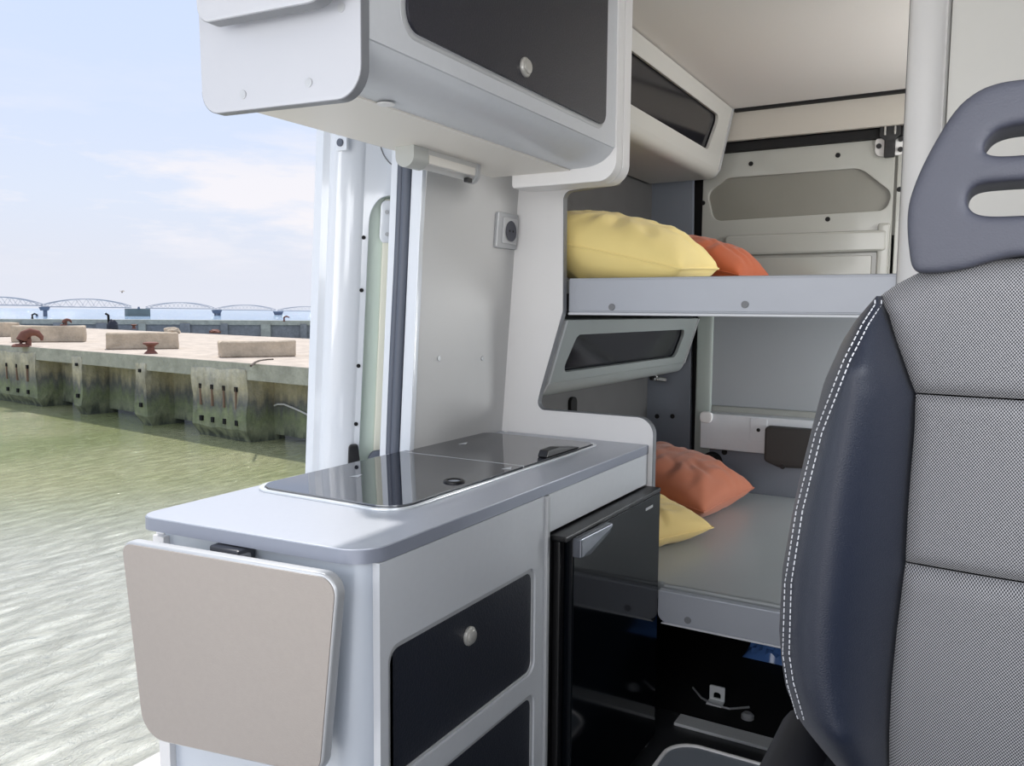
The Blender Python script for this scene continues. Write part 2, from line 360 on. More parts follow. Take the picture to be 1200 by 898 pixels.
# header above the rear doors
tag(slab('trim_3', [(-1.45, .815), (.56, .815), (.56, .95), (-1.45, .95)], TXZ(3.93), .03, M['header'], bev=.003), **S)
tag(box('trim_4', -1.45, .56, 3.96, 3.99, .77, .81, M['blackmat'], bev=.002), **S)
tag(box('trim_5', -1.078, .56, 3.90, 3.93, .943, .955, M['blackmat'], bev=0), **S)
q = hy(1043, 170, 3.965)
hg = slab('hinge', rrect(q[0]-.062, q[0]+.062, q[2]-.045, q[2]+.045, .03), TXZ(3.972), .012, M['white'], rd, bev=.004)
slab('hinge_arm', rpoly([(q[0]-.022, q[2]-.055, .006), (q[0]+.022, q[2]-.055, .006), (q[0]+.022, q[2]+.02, .004), (q[0]+.045, q[2]+.04, .004), (q[0]+.04, q[2]+.10, .004), (q[0]-.04, q[2]+.10, .004), (q[0]-.045, q[2]+.04, .004), (q[0]-.022, q[2]+.02, .004)]), TXZ(3.948), .022, M['black'], hg, bev=.004)
for dx, dz in ((-.045, 0), (.042, .022), (.042, -.022)):
    disc('bolt', (q[0]+dx, 3.972, q[2]+dz), (0, -1, 0), .011, .008, M['black'], hg)
tube('pin', [(q[0]-.02, 3.945, q[2]+.04), (q[0]-.02, 3.945, q[2]+.105)], .005, M['chrome'], hg)
tube('pin', [(q[0]+.02, 3.945, q[2]+.04), (q[0]+.02, 3.945, q[2]+.105)], .005, M['chrome'], hg)

# ---- kitchen wall lining with leaning plane
def lean(z): return -1.421+.072*z
tag(mesh('wall_kitchen', [(lean(z), y, z) for z, ys in ((-.46, (1.90, 2.42)), (.62, (1.90, 2.42))) for y in ys] +
         [(lean(z)-.045, y, z) for z, ys in ((-.46, (1.90, 2.42)), (.62, (1.90, 2.42))) for y in ys],
         [(0, 1, 3, 2), (4, 6, 7, 5), (0, 2, 6, 4), (1, 5, 7, 3), (2, 3, 7, 6), (0, 4, 5, 1)], mat('grey_lining_board', (200, 200, 199), .6)), **S)
# lining return, seal and body frame (each leaning)
def leaning_strip(name, x0, x1, y0, y1, m, z0=-1.42, z1=.9, parent=None, bev=.004):
    bm = bmesh.new(); vs = bm_box(bm, x0, x1, y0, y1, z0, z1)
    for v in vs: v.co.x += .060*v.co.z
    bevel_bm(bm, bev); return from_bm(name, bm, m, parent)
tag(leaning_strip('trim_6', -1.458, -1.419, 1.882, 1.905, M['paint']), **S)
sl = thing('door_seal', (-1.47, 1.85, -1.42), 'dark grey double rubber door seal running down the sliding door opening', 'rubber seal')
for nm, xx, rr in (('outer_lip', -1.497, .011), ('inner_bead', -1.475, .0145)):
    pts = [(xx+.056*z+.002*math.sin(6*z), 1.885, z) for z in np.linspace(-1.35, .8, 30)]
    tube(nm, pts, rr, M['rubber'], sl, 14)
tag(leaning_strip('trim_7', -1.535, -1.508, 1.885, 1.93, M['paint']), **S)

# ---- opened sliding door, outside the body
sd = thing('door_3', (-1.68, 2.2, -1.35), kind='structure')
def TD(a, b, c): return (-1.625-c+.064*b, a+.0*b, b)      # inner face leaning
def TP(a, b, c):
    a2 = 1.873+(a-1.935)*.57
    return (-1.612+.83*(a2-1.86)+.064*b-.77*c, a2+.64*c, b)
# door inner panel, hole and mint skin behind
hole = rpoly([(1.935, -.50, .02), (2.078, -.50, .02), (2.078, .345, .02), (1.938, .325, .11)], 12)
slab('inner_panel', [(1.875, -1.3), (2.088, -1.3), (2.088, .8), (1.875, .8)], TP, .015, M['paint'], sd, holes=[hole], bev=.004)
slab('outer_skin', rpoly([(1.79, -1.3, .01), (3.1, -1.3, .01), (3.1, .8, .01), (1.79, .8, .01)]), lambda a, b, c: TD(a, b, c+.09), .012, M['mint'], sd, bev=.003)
# leading edge: stepped profile from outer edge to inner panel
prof = [(-.128, 1.79), (-.095, 1.785), (-.082, 1.80), (-.070, 1.796), (-.035, 1.80), (0, 1.845), (.0, 1.875), (-.03, 1.875), (-.10, 1.84)]
vs = []; zs = list(np.linspace(-1.3, .8, 22))
for z in zs:
    for a, y in prof: vs.append((-1.612+a+.064*z, y, z))
n = len(prof); fs = [tuple(range(n)), tuple(range(len(zs)*n-1, len(zs)*n-n-1, -1))]
for i in range(len(zs)-1):
    for k in range(n): fs.append((i*n+k, i*n+(k+1) % n, (i+1)*n+(k+1) % n, (i+1)*n+k))
mesh('leading_edge', vs, fs, M['paint'], sd, angle=50)
for p in ((420, 278), (418, 340), (416, 430), (415, 500)):
    q = hx(p[0], p[1], -1.60); disc('mounting_hole', TP(1.917, q[2], -.001), (.77, -.64, 0), .006, .003, M['blackmat'], sd)
q = hy(402, 168, 1.80); slab('plug_plate', rrect(q[0]-.022, q[0]+.022, q[2]-.022, q[2]+.022, .006), TXZ(1.79), .012, M['paint'], sd, bev=.003)
disc('plug', (q[0], 1.79, q[2]), (0, -1, 0), .011, .006, M['rubber'], sd)
tube('panel_seam', [TP(a, b, -.001) for a, b in [(1.965, .60), (1.965, .50)]+[(2.065-.10*math.cos(t), .50-.085*math.sin(t)) for t in np.linspace(0, PI/2, 9)]], .0018, M['edge'], sd, 6)
slab('added_cavity_skin', [(1.90, -.56), (2.14, -.56), (2.14, .40), (1.90, .40)], lambda a, b, c: TP(a, b, c+.040), .004, M['mint'], sd, bev=0)  # extra skin added close behind the hole to catch light
slab('strut', rrect(2.00, 2.09, -.5, .33, .008), lambda a, b, c: TP(a, b, c+.024), .012, mat('cream_strut', (238, 238, 222), .4), sd, bev=.006)
slab('strut_plate', rrect(1.985, 2.085, .20, .325, .02), lambda a, b, c: TP(a, b, c+.018), .008, M['paint'], sd, bev=.003)
for yy, zz in ((2.01, .29), (2.05, .26), (2.015, .225)):
    disc('bolt', TP(yy, zz, .017), (.77, -.64, 0), .006, .004, M['edge_light'], sd)
slab('door_stop', rpoly([(1.888, -.50, .003), (1.945, -.50, .003), (1.925, -.405, .01), (1.888, -.405, .012)]), lambda a, b, c: TP(a, b, c-.02), .02, M['black'], sd, bev=.004)
slab('latch_arm', rpoly([(1.955, -.49, .01), (2.06, -.49, .01), (2.06, -.425, .02), (1.98, -.43, .03)]), lambda a, b, c: TP(a, b, c-.015), .02, M['rubber'], sd, bev=.006)

# ================================================================== PARTITIONS
pt = thing('partition_panel', (-1.2, 2.43, -1.42), 'white partition board with S shaped cutout between kitchen worktop and bunk beds', 'partition')
S_out = rpoly([(-1.50, -1.42), (-.893, -1.42), (-.893, -.335, .055), (-1.315, -.335, .06), (-1.300, -.27, .01), (-1.218, -.0, .04), (-1.222, .392, .03), (-1.03, .405, .01), (-1.03, .95, .01), (-1.50, .95)], 8)
slab('board', S_out, TXZ(2.42), .022, M['white'], pt, bev=.0015)
def strip_along(name, pts, y0, y1, w, m, parent):   # thin edge band following an (x,z) path
    vs = []; fs = []
    for i, p in enumerate(pts):
        a = Vector(pts[max(i-1, 0)]); b = Vector(pts[min(i+1, len(pts)-1)]); t = (b-a).normalized(); nn = Vector((-t.y, t.x))*w
        for yy in (y0, y1):
            vs.append((p[0], yy, p[1])); vs.append((p[0]+nn.x, yy, p[1]+nn.y))
    for i in range(len(pts)-1):
        a = i*4; b = a+4
        fs += [(a, a+1, b+1, b), (a+2, b+2, b+3, a+3), (a, b, b+2, a+2), (a+1, a+3, b+3, b+1)]
    fs += [(0, 2, 3, 1), (len(vs)-4, len(vs)-3, len(vs)-1, len(vs)-2)]
    return mesh(name, vs, fs, m, parent)
strip_along('edge_band', S_out[1:-2], 2.4185, 2.443, -.0022, M['edge'], pt)
tag(pt)
for p, x in (((565, 420), None), ((514, 420), None)):
    d = ray(*p); t = (-1.421)/(d[0]-.072*d[2]); q = d*t
    disc('screw_cap', (lean(q[2])+.001, q[1], q[2]), (1, 0, -.07), .008, .003, M['edge_light'], bpy.data.objects['wall_kitchen'])
# right-hand partition, white post and board
rp = thing('wall_partition', (-.17, 2.45, -1.42), kind='structure')
bm = bmesh.new()
prof = [(-.118, 2.44), (-.125, 2.40)] + [(-.170+.045*math.cos(a), 2.415+.03*-math.sin(a)) for a in np.linspace(.35, PI-.1, 12)] + [(-.216, 2.45), (-.216, 2.50), (-.118, 2.50)]
n = len(prof); vs = [(x, y, z) for z in (-1.42, .955) for x, y in prof]
fs = [tuple(range(n)), tuple(range(2*n-1, n-1, -1))]+[(i, (i+1) % n, n+(i+1) % n, n+i) for i in range(n)]
bm.free(); mesh('post', vs, fs, M['white'], rp, angle=25)
box('board', -.118, .56, 2.425, 2.45, -1.42, .955, mat('warm_white_board', (222, 221, 216), .4), rp, .002)
box('edge_strip', -.219, -.215, 2.44, 2.50, -1.42, .955, M['edge'], rp, 0)

# ================================================================== KITCHEN
# --- base cabinet
kc = thing('kitchen_cabinet', (-1.19, 1.7, -1.42), 'silver white kitchen base cabinet with two dark drawer fronts and rounded corner post', 'cabinet')
R0 = .075
foot = [(-1.455, 1.065), (-.915-R0, 1.065)] + [(-.915-R0+R0*math.sin(a), 1.065+R0-R0*math.cos(a)) for a in np.linspace(0, PI/2, 14)][1:] + [(-.915, 1.13), (-.975, 1.16), (-1.455, 1.16)]
n = len(foot); vs = [(x, y, z) for z in (-1.42, -.45) for x, y in foot]
mesh('corner_post', vs, [tuple(range(n)), tuple(range(2*n-1, n-1, -1))]+[(i, (i+1) % n, n+(i+1) % n, n+i) for i in range(n)], mat('satin_silver_post', (196, 203, 212), .3, metal=.2), kc, angle=28)
dz = [(-.875, -.612), (-1.185, -.925)]
hl = [rrect(1.118, 1.678, a, b, .03) for a, b in dz]
slab('front_frame', [(1.095, -1.42), (1.722, -1.42), (1.722, -.449), (1.095, -.449)], TYZ(-.908), .016, M['silver'], kc, holes=hl, bev=.0004)
box('side_panel', -1.46, -.924, 1.722, 1.738, -1.42, -.45, M['edge_light'], kc, .001)
box('divider_edge', -.926, -.900, 1.722, 1.737, -1.42, -.449, M['edge_light'], kc, .003)
box('back_panel', -1.485, -1.458, 1.065, 2.42, -1.42, -.45, M['white'], kc, .002)
slab('end_inset', [(-1.475, -1.42), (-1.44, -1.42), (-1.44, -.47), (-1.475, -.47)], TXZ(1.05), .016, M['white'], kc, bev=.002)
def drawer(z0, z1, knob):
    # recessed metal rim then dark front
    o_ = rrect(1.118, 1.678, z0, z1, .03); i_ = rrect(1.130, 1.668, z0+.006, z1-.012, .026)
    slab('drawer_rim', o_, TYZ(-.913), .012, M['edge_light'], kc, holes=[i_], bev=.0015)
    d = slab('drawer', i_, TYZ(-.915), .016, M['darknavy'], kc, bev=.001)
    if knob:
        q = (-.915, 1.396, -.688)
        kn = lathe('knob_ring', [(.0205, 0), (.0205, .004), (.018, .007), (.0155, .008)], q, (1, 0, 0), M['knob'], d, 28)
        lathe('knob_button', [(.0145, .004), (.0145, .011), (.012, .0125), (.004, .013)], q, (1, 0, 0), M['knob'], d, 24)
drawer(dz[0][0], dz[0][1], True); drawer(dz[1][0], dz[1][1], False)
# --- panel above fridge
fp = slab('fascia_panel', rrect(1.741, 2.415, -.546, -.449, .002), TYZ(-.908), .018, M['silver'], bev=.001)
tag(fp, 'plain silver fascia panel above the black fridge, under the worktop', 'panel')
# --- worktop
wt = thing('worktop', (-1.19, 1.7, -.45), 'silver grey kitchen worktop with rounded corner and dark edge', 'worktop')
wo = rpoly([(-1.475, 1.015, .04), (-.908, 1.060, .07), (-.908, 2.42), (-1.452, 2.42), (-1.455, 1.87), (-1.495, 1.86)], 12)
hobcut = rpoly([(-1.455, 1.315, .05), (-1.045, 1.315, .05), (-1.045, 2.315, .035), (-1.455, 2.315, .035)], 8)
slab('top_board', wo, TXY(-.42), .028, M['greytop'], wt, holes=[hobcut], bev=.0025)
strip = [(x, y) for x, y in wo]
def ring_band(name, path, z0, z1, off, m, parent):
    n = len(path); vs = []; fs = []
    c = Vector((-1.2, 1.7))
    for p in path:
        d = (Vector(p)-c)
        q = (p[0]+(off if d.x > 0 else -off), p[1]-(off if p[1] < 1.2 else -off*0))
        vs += [(q[0], q[1], z0), (q[0], q[1], z1), (p[0]-(.004 if d.x > 0 else -.004), p[1]+.002, z0), (p[0]-(.004 if d.x > 0 else -.004), p[1]+.002, z1)]
    for i in range(n-1):
        a = 4*i; b = a+4
        fs += [(a, b, b+1, a+1), (a+1, b+1, b+3, a+3), (a, a+2, b+2, b), (a+2, a+3, b+3, b+2)]
    return mesh(name, vs, fs, m, parent)
fr = [p for p in wo if p[1] < 2.41 and (p[0] > -1.0 or p[1] < 1.05) ]
fr = [p for p in fr if not (p[0] < -1.46 and p[1] > 1.03)]
fr = sorted(fr, key=lambda p: (p[0]*1.0+p[1]*1.0)) + [(-.908, 2.418)]
ring_band('edge_band', fr, -.4475, -.4225, .0012, mat('metallic_edge_band', (146, 151, 164), .3, metal=.3), wt)
# --- hob and sink under glass lids
hb = thing('hob_sink_unit', (-1.25, 1.8, -.47), 'built-in hob and sink unit under two dark glass lids in a thin steel rim', 'hob')
slab('steel_tray', rpoly([(-1.45, 1.32, .045), (-1.05, 1.32, .045), (-1.05, 2.31, .03), (-1.45, 2.31, .03)], 8), TXY(-.4205), .045, M['chrome'], hb, bev=.002)
rim_o = rpoly([(-1.472, 1.295, .07), (-1.030, 1.295, .07), (-1.030, 2.330, .05), (-1.472, 2.330, .05)], 10)
rim_i = rpoly([(-1.460, 1.308, .06), (-1.040, 1.308, .06), (-1.040, 2.318, .042), (-1.460, 2.318, .042)], 10)
slab('steel_rim', rim_o, lambda a, b, c: (a, b, -.4145-c), .006, mat('pale_steel_rim', (226, 230, 232), .2, metal=.4), hb, holes=[rim_i], bev=.002)
slab('front_glass_lid', rpoly([(-1.457, 1.311, .057), (-1.044, 1.311, .057), (-1.044, 1.853, .003), (-1.457, 1.853, .003)], 10), lambda a, b, c: (a, b, -.4110-c), .006, M['glass'], hb, bev=0)
slab('rear_glass_lid', rpoly([(-1.457, 1.859, .003), (-1.044, 1.859, .003), (-1.044, 2.315, .04), (-1.457, 2.315, .04)], 10), lambda a, b, c: (a, b, -.4115-c), .006, M['glass2'], hb, bev=0)
box('lid_joint', -1.457, -1.044, 1.8535, 1.8585, -.418, -.4105, M['edge_light'], hb, .001)
q = (-1.088, 1.592, -.411)
lathe('finger_ring', [(.026, 0), (.026, .003), (.022, .005), (.017, .004), (.017, .0005)], q, (0, 0, 1), M['black'], hb)
disc('ring_inset', (q[0], q[1], q[2]+.0002), (0, 0, 1), .0165, .0012, M['greytop'], hb)
for p in ((420, 558), (597, 549), (545, 520)):  # silver triangles painted on the lids as reflections
    u = hz(p[0], p[1], -.411); mesh('lid_painted_glint', [(u[0]-.012, u[1]-.02, -.4105), (u[0]+.012, u[1]-.014, -.4105), (u[0]-.004, u[1]+.02, -.4105), (u[0]-.012, u[1]-.02, -.4102), (u[0]+.012, u[1]-.014, -.4102), (u[0]-.004, u[1]+.02, -.4102)], [(0, 2, 1), (3, 4, 5), (0, 1, 4, 3), (1, 2, 5, 4), (2, 0, 3, 5)], M['silver'], hb)
for p in ((508, 519), (590, 506)):
    u = hz(p[0], p[1], -.411); disc('rubber_pad', (u[0]+.01, u[1], -.411), (0, 0, 1), .006, .003, M['white'], hb)
# black tap folded at the front edge of the rear lid
tp = slab('black_tap_catch', rpoly([(1.985, 0, .004), (2.215, 0, .003), (2.18, .006, .003), (2.06, .022, .006), (2.00, .020, .006)]), lambda a, b, c: (-1.075+c, a, -.411+b), .03, M['black'], bev=.003)
tag(tp, 'small black plastic catch on the rear glass lid', 'catch')
# --- latch below the worktop end
lt = thing('table_latch', (-1.22, 1.02, -.475), 'small dark grey latch under the worktop, above the folded table', 'latch')
box('latch_body', -1.262, -1.182, 1.018, 1.062, -.476, -.450, mat('latch_grey', (60, 62, 68), .4), lt, .005)
box('latch_tongue', -1.198, -1.175, 1.008, 1.045, -.478, -.458, M['edge'], lt, .003)
disc('screw', (-1.188, 1.008, -.467), (0, -1, 0), .005, .003, M['chrome'], lt)
# --- folded table hanging on cabinet end
ft = thing('folding_table', (-1.15, .97, -.85), 'greige folding table board with silver rim hanging on the cabinet end', 'table')
Lf, Rt = Vector((-1.430, .955)), Vector((-.915, 1.005)); ux = (Rt-Lf).normalized(); nx = Vector((-ux.y, ux.x))
def tpl(px, py):
    d = ray(px, py); t = (Lf.x*nx.x+Lf.y*nx.y)/(d[0]*nx.x+d[1]*nx.y); p = d*t
    return ((Vector((p[0], p[1]))-Lf).dot(ux), p[2])
def TT(a, b, c): p = Lf+ux*a+nx*c; return (p.x, p.y, b)
c4 = [tpl(141, 633), tpl(397, 676), tpl(377, 912), tpl(168, 866)]
o_ = rpoly([(c4[0][0], c4[0][1], .025), (c4[1][0], c4[1][1], .035), (c4[2][0], c4[2][1], .04), (c4[3][0], c4[3][1], .06)], 9)
slab('table_board', o_, TT, .026, M['edge_light'], ft, bev=.006, seg=3)
cen = Vector((sum(p[0] for p in c4)/4, sum(p[1] for p in c4)/4))
def inset(poly, k):
    out = []
    n = len(poly)
    for i in range(n):
        a = Vector(poly[i-1]); b = Vector(poly[(i+1) % n]); t = (b-a).normalized(); nn = Vector((-t.y, t.x)); P = Vector(poly[i])
        if nn.dot(cen-P) < 0: nn = -nn
        out.append(tuple(P+nn*k))
    return out
slab('laminate_face', inset(o_, .005), lambda a, b, c: TT(a, b, c-.002), .006, M['greige'], ft, bev=.0008)
box('hinge_block', -1.30, -1.06, 1.0, 1.0648, -.60, -.56, M['edge'], ft, .003)
# --- fridge
fg = thing('fridge', (-1.15, 2.08, -1.42), 'glossy black under-counter fridge with grey grip handle', 'fridge')
box('fridge_body', -1.40, -.905, 1.748, 2.412, -1.40, -.560, M['black'], fg, .004)
dr = box('fridge_door', -.900, -.862, 1.790, 2.416, -1.37, -.565, M['fridge'], fg, .005, 3)
box('hinge_column', -.905, -.885, 1.760, 1.786, -1.37, -.57, M['black'], fg, .004)
box('top_cap', -.915, -.862, 1.748, 2.418, -.566, -.552, M['black'], fg, .003)
hd = slab('handle', rpoly([(1.785, -.612, .004), (1.845, -.616, .02), (1.960, -.582, .012), (1.975, -.562, .004), (1.785, -.562, .004)], 6), lambda a, b, c: (-.838-c+.05*max(0, a-1.86), a, b), .026, mat('grey_handle', (116, 120, 128), .25, metal=.6), dr, bev=.005)
mesh('badge', [(-.8615, y, z) for y, z in ((2.285, -.60), (2.345, -.60), (2.345, -.592), (2.285, -.592))]+[(-.8605, y, z) for y, z in ((2.285, -.60), (2.345, -.60), (2.345, -.592), (2.285, -.592))], [(3, 2, 1, 0), (4, 5, 6, 7), (0, 1, 5, 4), (1, 2, 6, 5), (2, 3, 7, 6), (3, 0, 4, 7)], M['edge_light'], dr)

# --- upper cabinet
uc = thing('overhead_cabinet', (-1.1, 1.6, .36), 'white overhead kitchen cabinet with one large dark door', 'cabinet')
body = [(-.905, .95), (-.905, .447)] + arc(-1.0, .463, .095, .062, -8, -88, 10)[1:] + [(-1.04, .400), (-1.298, .400), (-1.31, .95)]
prism('cabinet_body', body, 1.075, 2.10, M['silver'], uc, 25)
mesh('underside_board', [(x, y, z) for z in (.3965, .400) for x, y in ((-1.30, 1.075), (-1.04, 1.075), (-1.04, 2.10), (-1.30, 2.10))], [(3, 2, 1, 0), (4, 5, 6, 7), (0, 1, 5, 4), (1, 2, 6, 5), (2, 3, 7, 6), (3, 0, 4, 7)], M['cream'], uc)
ep = slab('end_panel', rpoly([(-1.290, .362, .045), (-.905, .348, .05), (-.905, .95, .01), (-1.305, .95, .01)], 10), TXZ(1.052), .022, M['endwhite'], uc, bev=.0015)
strip_along('end_panel_edge', [p for p in rpoly([(-1.290, .362, .045), (-.905, .348, .05), (-.905, .95, .01), (-1.305, .95, .01)], 10)], 1.0535, 1.0725, -.0012, M['edge'], uc)
for p in ((285, 111), (362, 97), (400, 9)):
    disc('screw_cap', hy(p[0], p[1], 1.0515), (0, -1, 0), .0075, .0015, M['edge_light'], ep)
ep2 = slab('inner_end_panel', rpoly([(-1.232, .360, .01), (-.900, .360, .055), (-.900, .92, .01), (-1.232, .92, .01)], 10), TXZ(2.10), .045, M['white'], uc, bev=.004)
slab('outer_end_panel', rpoly([(-1.232, .360, .01), (-.900, .360, .055), (-.900, .92, .01), (-1.232, .92, .01)], 10), TXZ(2.148), .052, M['white'], uc, bev=.005)
slab('door_rim', rrect(1.156, 2.028, .476, .86, .045), TYZ(-.9035), .014, M['edge_light'], uc, bev=.004, holes=[rrect(1.172, 2.026, .490, .85, .035)])
dd = slab('cabinet_door', rrect(1.172, 2.026, .490, .85, .035), TYZ(-.899), .014, M['dark'], uc, bev=.0015)
q = hx(615, 79, -.899)
lathe('knob_ring', [(.021, 0), (.021, .004), (.018, .007), (.0155, .008)], q, (1, 0, 0), M['knob'], dd, 28)
lathe('knob_button', [(.0145, .004), (.0145, .011), (.012, .0125), (.004, .013)], q, (1, 0, 0), M['knob'], dd, 24)
lathe('underside_cap', [(.018, 0), (.017, .0015)], hz(452, 122, .3965), (0, 0, -1), M['white'], uc)
# flap board on the end panel, top left of frame
fb = thing('flap_board', (-1.09, 1.0, .49), 'thick white rounded board mounted high on the overhead cabinet end', 'board')
fo = rpoly([(-1.228, .500, .032), (-.915, .487, .05), (-.915, .75, .03), (-1.245, .75, .03)], 9)
slab('board', fo, TXZ(.995), .03, M['endwhite'], fb, bev=.003)
strip_along('edge_band', fo+fo[:1], .999, 1.0235, -.001, M['edge'], fb)
box('mounting_bracket', -1.15, -1.0, 1.024, 1.0525, .60, .68, M['edge'], fb, .002)
# lamp under the cabinet
lp = thing('under_cabinet_lamp', (-1.25, 1.75, .36), 'small silver lamp under the overhead cabinet, above the worktop', 'lamp')
pr = arc(-1.240, .374, .024, .022, -180, 0, 10)
prism('lamp_housing', [(-1.264, .3965)]+pr+[(-1.216, .3965)], 1.625, 1.90, mat('silver_plastic', (196, 196, 194), .3, metal=.3), lp, 40)
prism('end_cap', [(-1.268, .3965)]+arc(-1.240, .372, .028, .026, -180, 0, 10)+[(-1.212, .3965)], 1.60, 1.66, mat('grey_end_cap', (176, 178, 174), .35), lp, 40)
prism('end_bracket', [(-1.266, .3965)]+arc(-1.240, .372, .026, .026, -180, 0, 10)+[(-1.214, .3965)], 1.885, 1.902, M['edge_light'], lp, 40)
box('lens', -1.226, -1.213, 1.665, 1.875, .362, .384, M['cream'], lp, .003)
box('switch', -1.232, -1.218, 1.845, 1.868, .343, .355, M['black'], lp, .002)
# power socket on the lining
sk = thing('power_socket', (-1.405, 2.35, .205), 'silver grey wall socket on the kitchen wall lining', 'socket')
def TS(a, b, c): return (lean(b)+.012-c, a, b)
slab('socket_frame', rrect(2.282, 2.412, .206, .322, .006), TS, .013, mat('socket_silver', (176, 178, 180), .35, metal=.3), sk, bev=.003)
slab('socket_insert', rrect(2.312, 2.404, .222, .306, .004), lambda a, b, c: TS(a, b, c-.005), .006, mat('socket_insert', (186, 187, 188), .4), sk, bev=.002)
lathe('socket_recess', [(.034, 0), (.034, .0012), (.030, .0015)], (lean(.264)+.0185, 2.358, .264), (1, 0, 0), mat('socket_recess', (66, 68, 78), .5), sk)
for dy in (-.011, .011): disc('pin_hole', (lean(.264)+.0198, 2.358+dy, .264), (1, 0, 0), .004, .0006, M['blackmat'], sk)

# ================================================================== REAR CABINETS
def rear_cab(name, label, prof, y0, y1, win_uv, cm):
    t = thing(name, (-1.35, (y0+y1)/2, prof['bot']), label, 'cabinet')
    P0 = Vector(prof['top']); P1 = Vector(prof['low'])            # face line in (x,z)
    f = (P1-P0); L_ = f.length; f.normalize(); nrm = Vector((-f.y, f.x))
    if nrm.x < 0: nrm = -nrm
    def TF(a, b, c): p = P0+f*b-nrm*c; return (p.x, a, p.y)
    slab('front_frame', [(y0, 0), (y1, 0), (y1, L_), (y0, L_)], TF, .014, cm, t, holes=[win_uv], bev=.001)
    slab('smoked_panel', [(y0+.004, .006), (y1-.004, .006), (y1-.004, L_-.006), (y0+.004, L_-.006)], lambda a, b, c: TF(a, b, c+.018), .004, M['smoke'], t, bev=0)
    # rounded lower rail and underside
    A = P1; B = Vector(prof['curve']); C_ = Vector((-1.48, prof['bot']))
    pts = [A+nrm*.001]
    for k in range(1, 9):
        s = k/8; ctrl = A+f*.045
        pts.append(A.lerp(ctrl, s).lerp(ctrl.lerp(B, s), s))
    pts += [C_, C_+Vector((0, .012)), B+Vector((-.0, .012)), A-nrm*.014]
    prism('lower_rail', [(p.x, p.y) for p in pts], y0, y1, cm, t, 30)
    # end cap
    ec = [P0+nrm*.005, A+nrm*.005]+[p for p in pts[1:9]]+[C_, Vector((-1.48, P0.y))]
    prism('end_cap', [(p.x, p.y) for p in ec], y1, y1+.016, M['edge_light'], t, 30)
    prism('end_cap', [(p.x, p.y) for p in ec], y0-.014, y0, M['edge_light'], t, 30)
    prism('back_board', [(-1.495, prof['bot']+.012), (-1.478, prof['bot']+.012), (-1.478, P0.y), (-1.495, P0.y)], y0, y1, M['dark'], t)
    return t
wu = rpoly([(2.50, .065, .02), (3.72, .065, .03), (3.66, .225, .03), (2.50, .225, .02)])
ru = rear_cab('overhead_locker', 'pale grey overhead locker with long open slot above the upper bunk', dict(top=(-1.078, .950), low=(-1.135, .675), curve=(-1.20, .635), bot=.635), 2.46, 3.87, wu, mat('warm_grey_laminate', (192, 191, 186), .38))
wq = rpoly([(2.60, .055, .03), (3.80, .055, .04), (3.78, .195, .04), (2.56, .195, .03)])
rl = rear_cab('lower_locker', 'grey wall locker with rounded slot window beneath the upper bunk', dict(top=(-1.232, -.030), low=(-1.300, -.250), curve=(-1.345, -.300), bot=-.300), 2.48, 3.93, wq, M['cabgrey'])
box('back_fill', -1.476, -1.47, 2.50, 3.9, -.28, -.035, M['rearwall'], rl, 0)
nt_ = rl
lathe('fitting_nut', [(.026, 0), (.026, .014), (.018, .022), (.018, .034)], (-1.41, 3.80, -.3005), (0, 0, -1), M['black'], nt_)
tube('fitting_stub', [(-1.41, 3.80, -.325), (-1.36, 3.84, -.335)], .012, M['chrome'], nt_)
vt = slab('wall_vent_clip', rrect(3.04, 3.10, -.44, -.36, .025), lambda a, b, c: (-1.49-c+.005, a, b), .018, M['blackmat'], bev=.003)
tag(vt, 'small black oval fitting on the grey wall above the partition edge', 'fitting')

# ================================================================== BEDS
ub = thing('upper_bunk', (-.7, 3.2, .0), 'upper bunk bed board with pale grey front rail', 'bed')
box('bed_board', -1.495, .56, 2.475, 3.94, .02, .106, M['bedtop'], ub, .004)
slab('front_rail', rrect(-1.212, .56, -.004, .110, .006), TXZ(2.450), .024, M['bedface'], ub, bev=.003)
slab('rail_plate', rpoly([(-1.190, .002, .035), (.5, .002, .02), (.5, .104, .02), (-1.190, .104, .035)]), TXZ(2.4475), .004, M['bedface'], ub, bev=.0012)
for p in ((717, 360), (873, 357)):
    disc('screw_cap', hy(p[0], p[1], 2.447), (0, -1, 0), .011, .003, M['edge'], ub)
slab('lower_lip', rrect(-1.212, .56, -.012, -.003, .002), TXZ(2.446), .03, M['silver'], ub, bev=.002)
box('side_bracket', -1.24, -1.214, 2.46, 2.50, .0, .06, M['black'], ub, .003)
lb = thing('lower_bunk', (-.5, 3.2, -.98), 'lower bunk bed with smooth grey top and silver front rail', 'bed')
slab('bed_board', rpoly([(-1.49, 2.46), (-.86, 2.46), (-.855, 2.447, .004), (.55, 2.447), (.55, 3.94), (-1.49, 3.94)]), TXY(-.872), .058, M['bedtop'], lb, bev=.008, seg=3)
slab('front_rail', rpoly([(-.862, -.985, .03), (.5, -.985, .01), (.5, -.882, .004), (-.862, -.882, .004)]), TXZ(2.412), .03, M['bedface'], lb, bev=.004)
slab('rail_lip', rpoly([(-.860, -.990, .003), (.5, -.990, .003), (.5, -.984, .002), (-.835, -.984, .002)]), TXZ(2.409), .03, M['silver'], lb, bev=.001)
disc('screw_cap', hy(806, 727, 2.411), (0, -1, 0), .011, .003, M['edge'], lb)

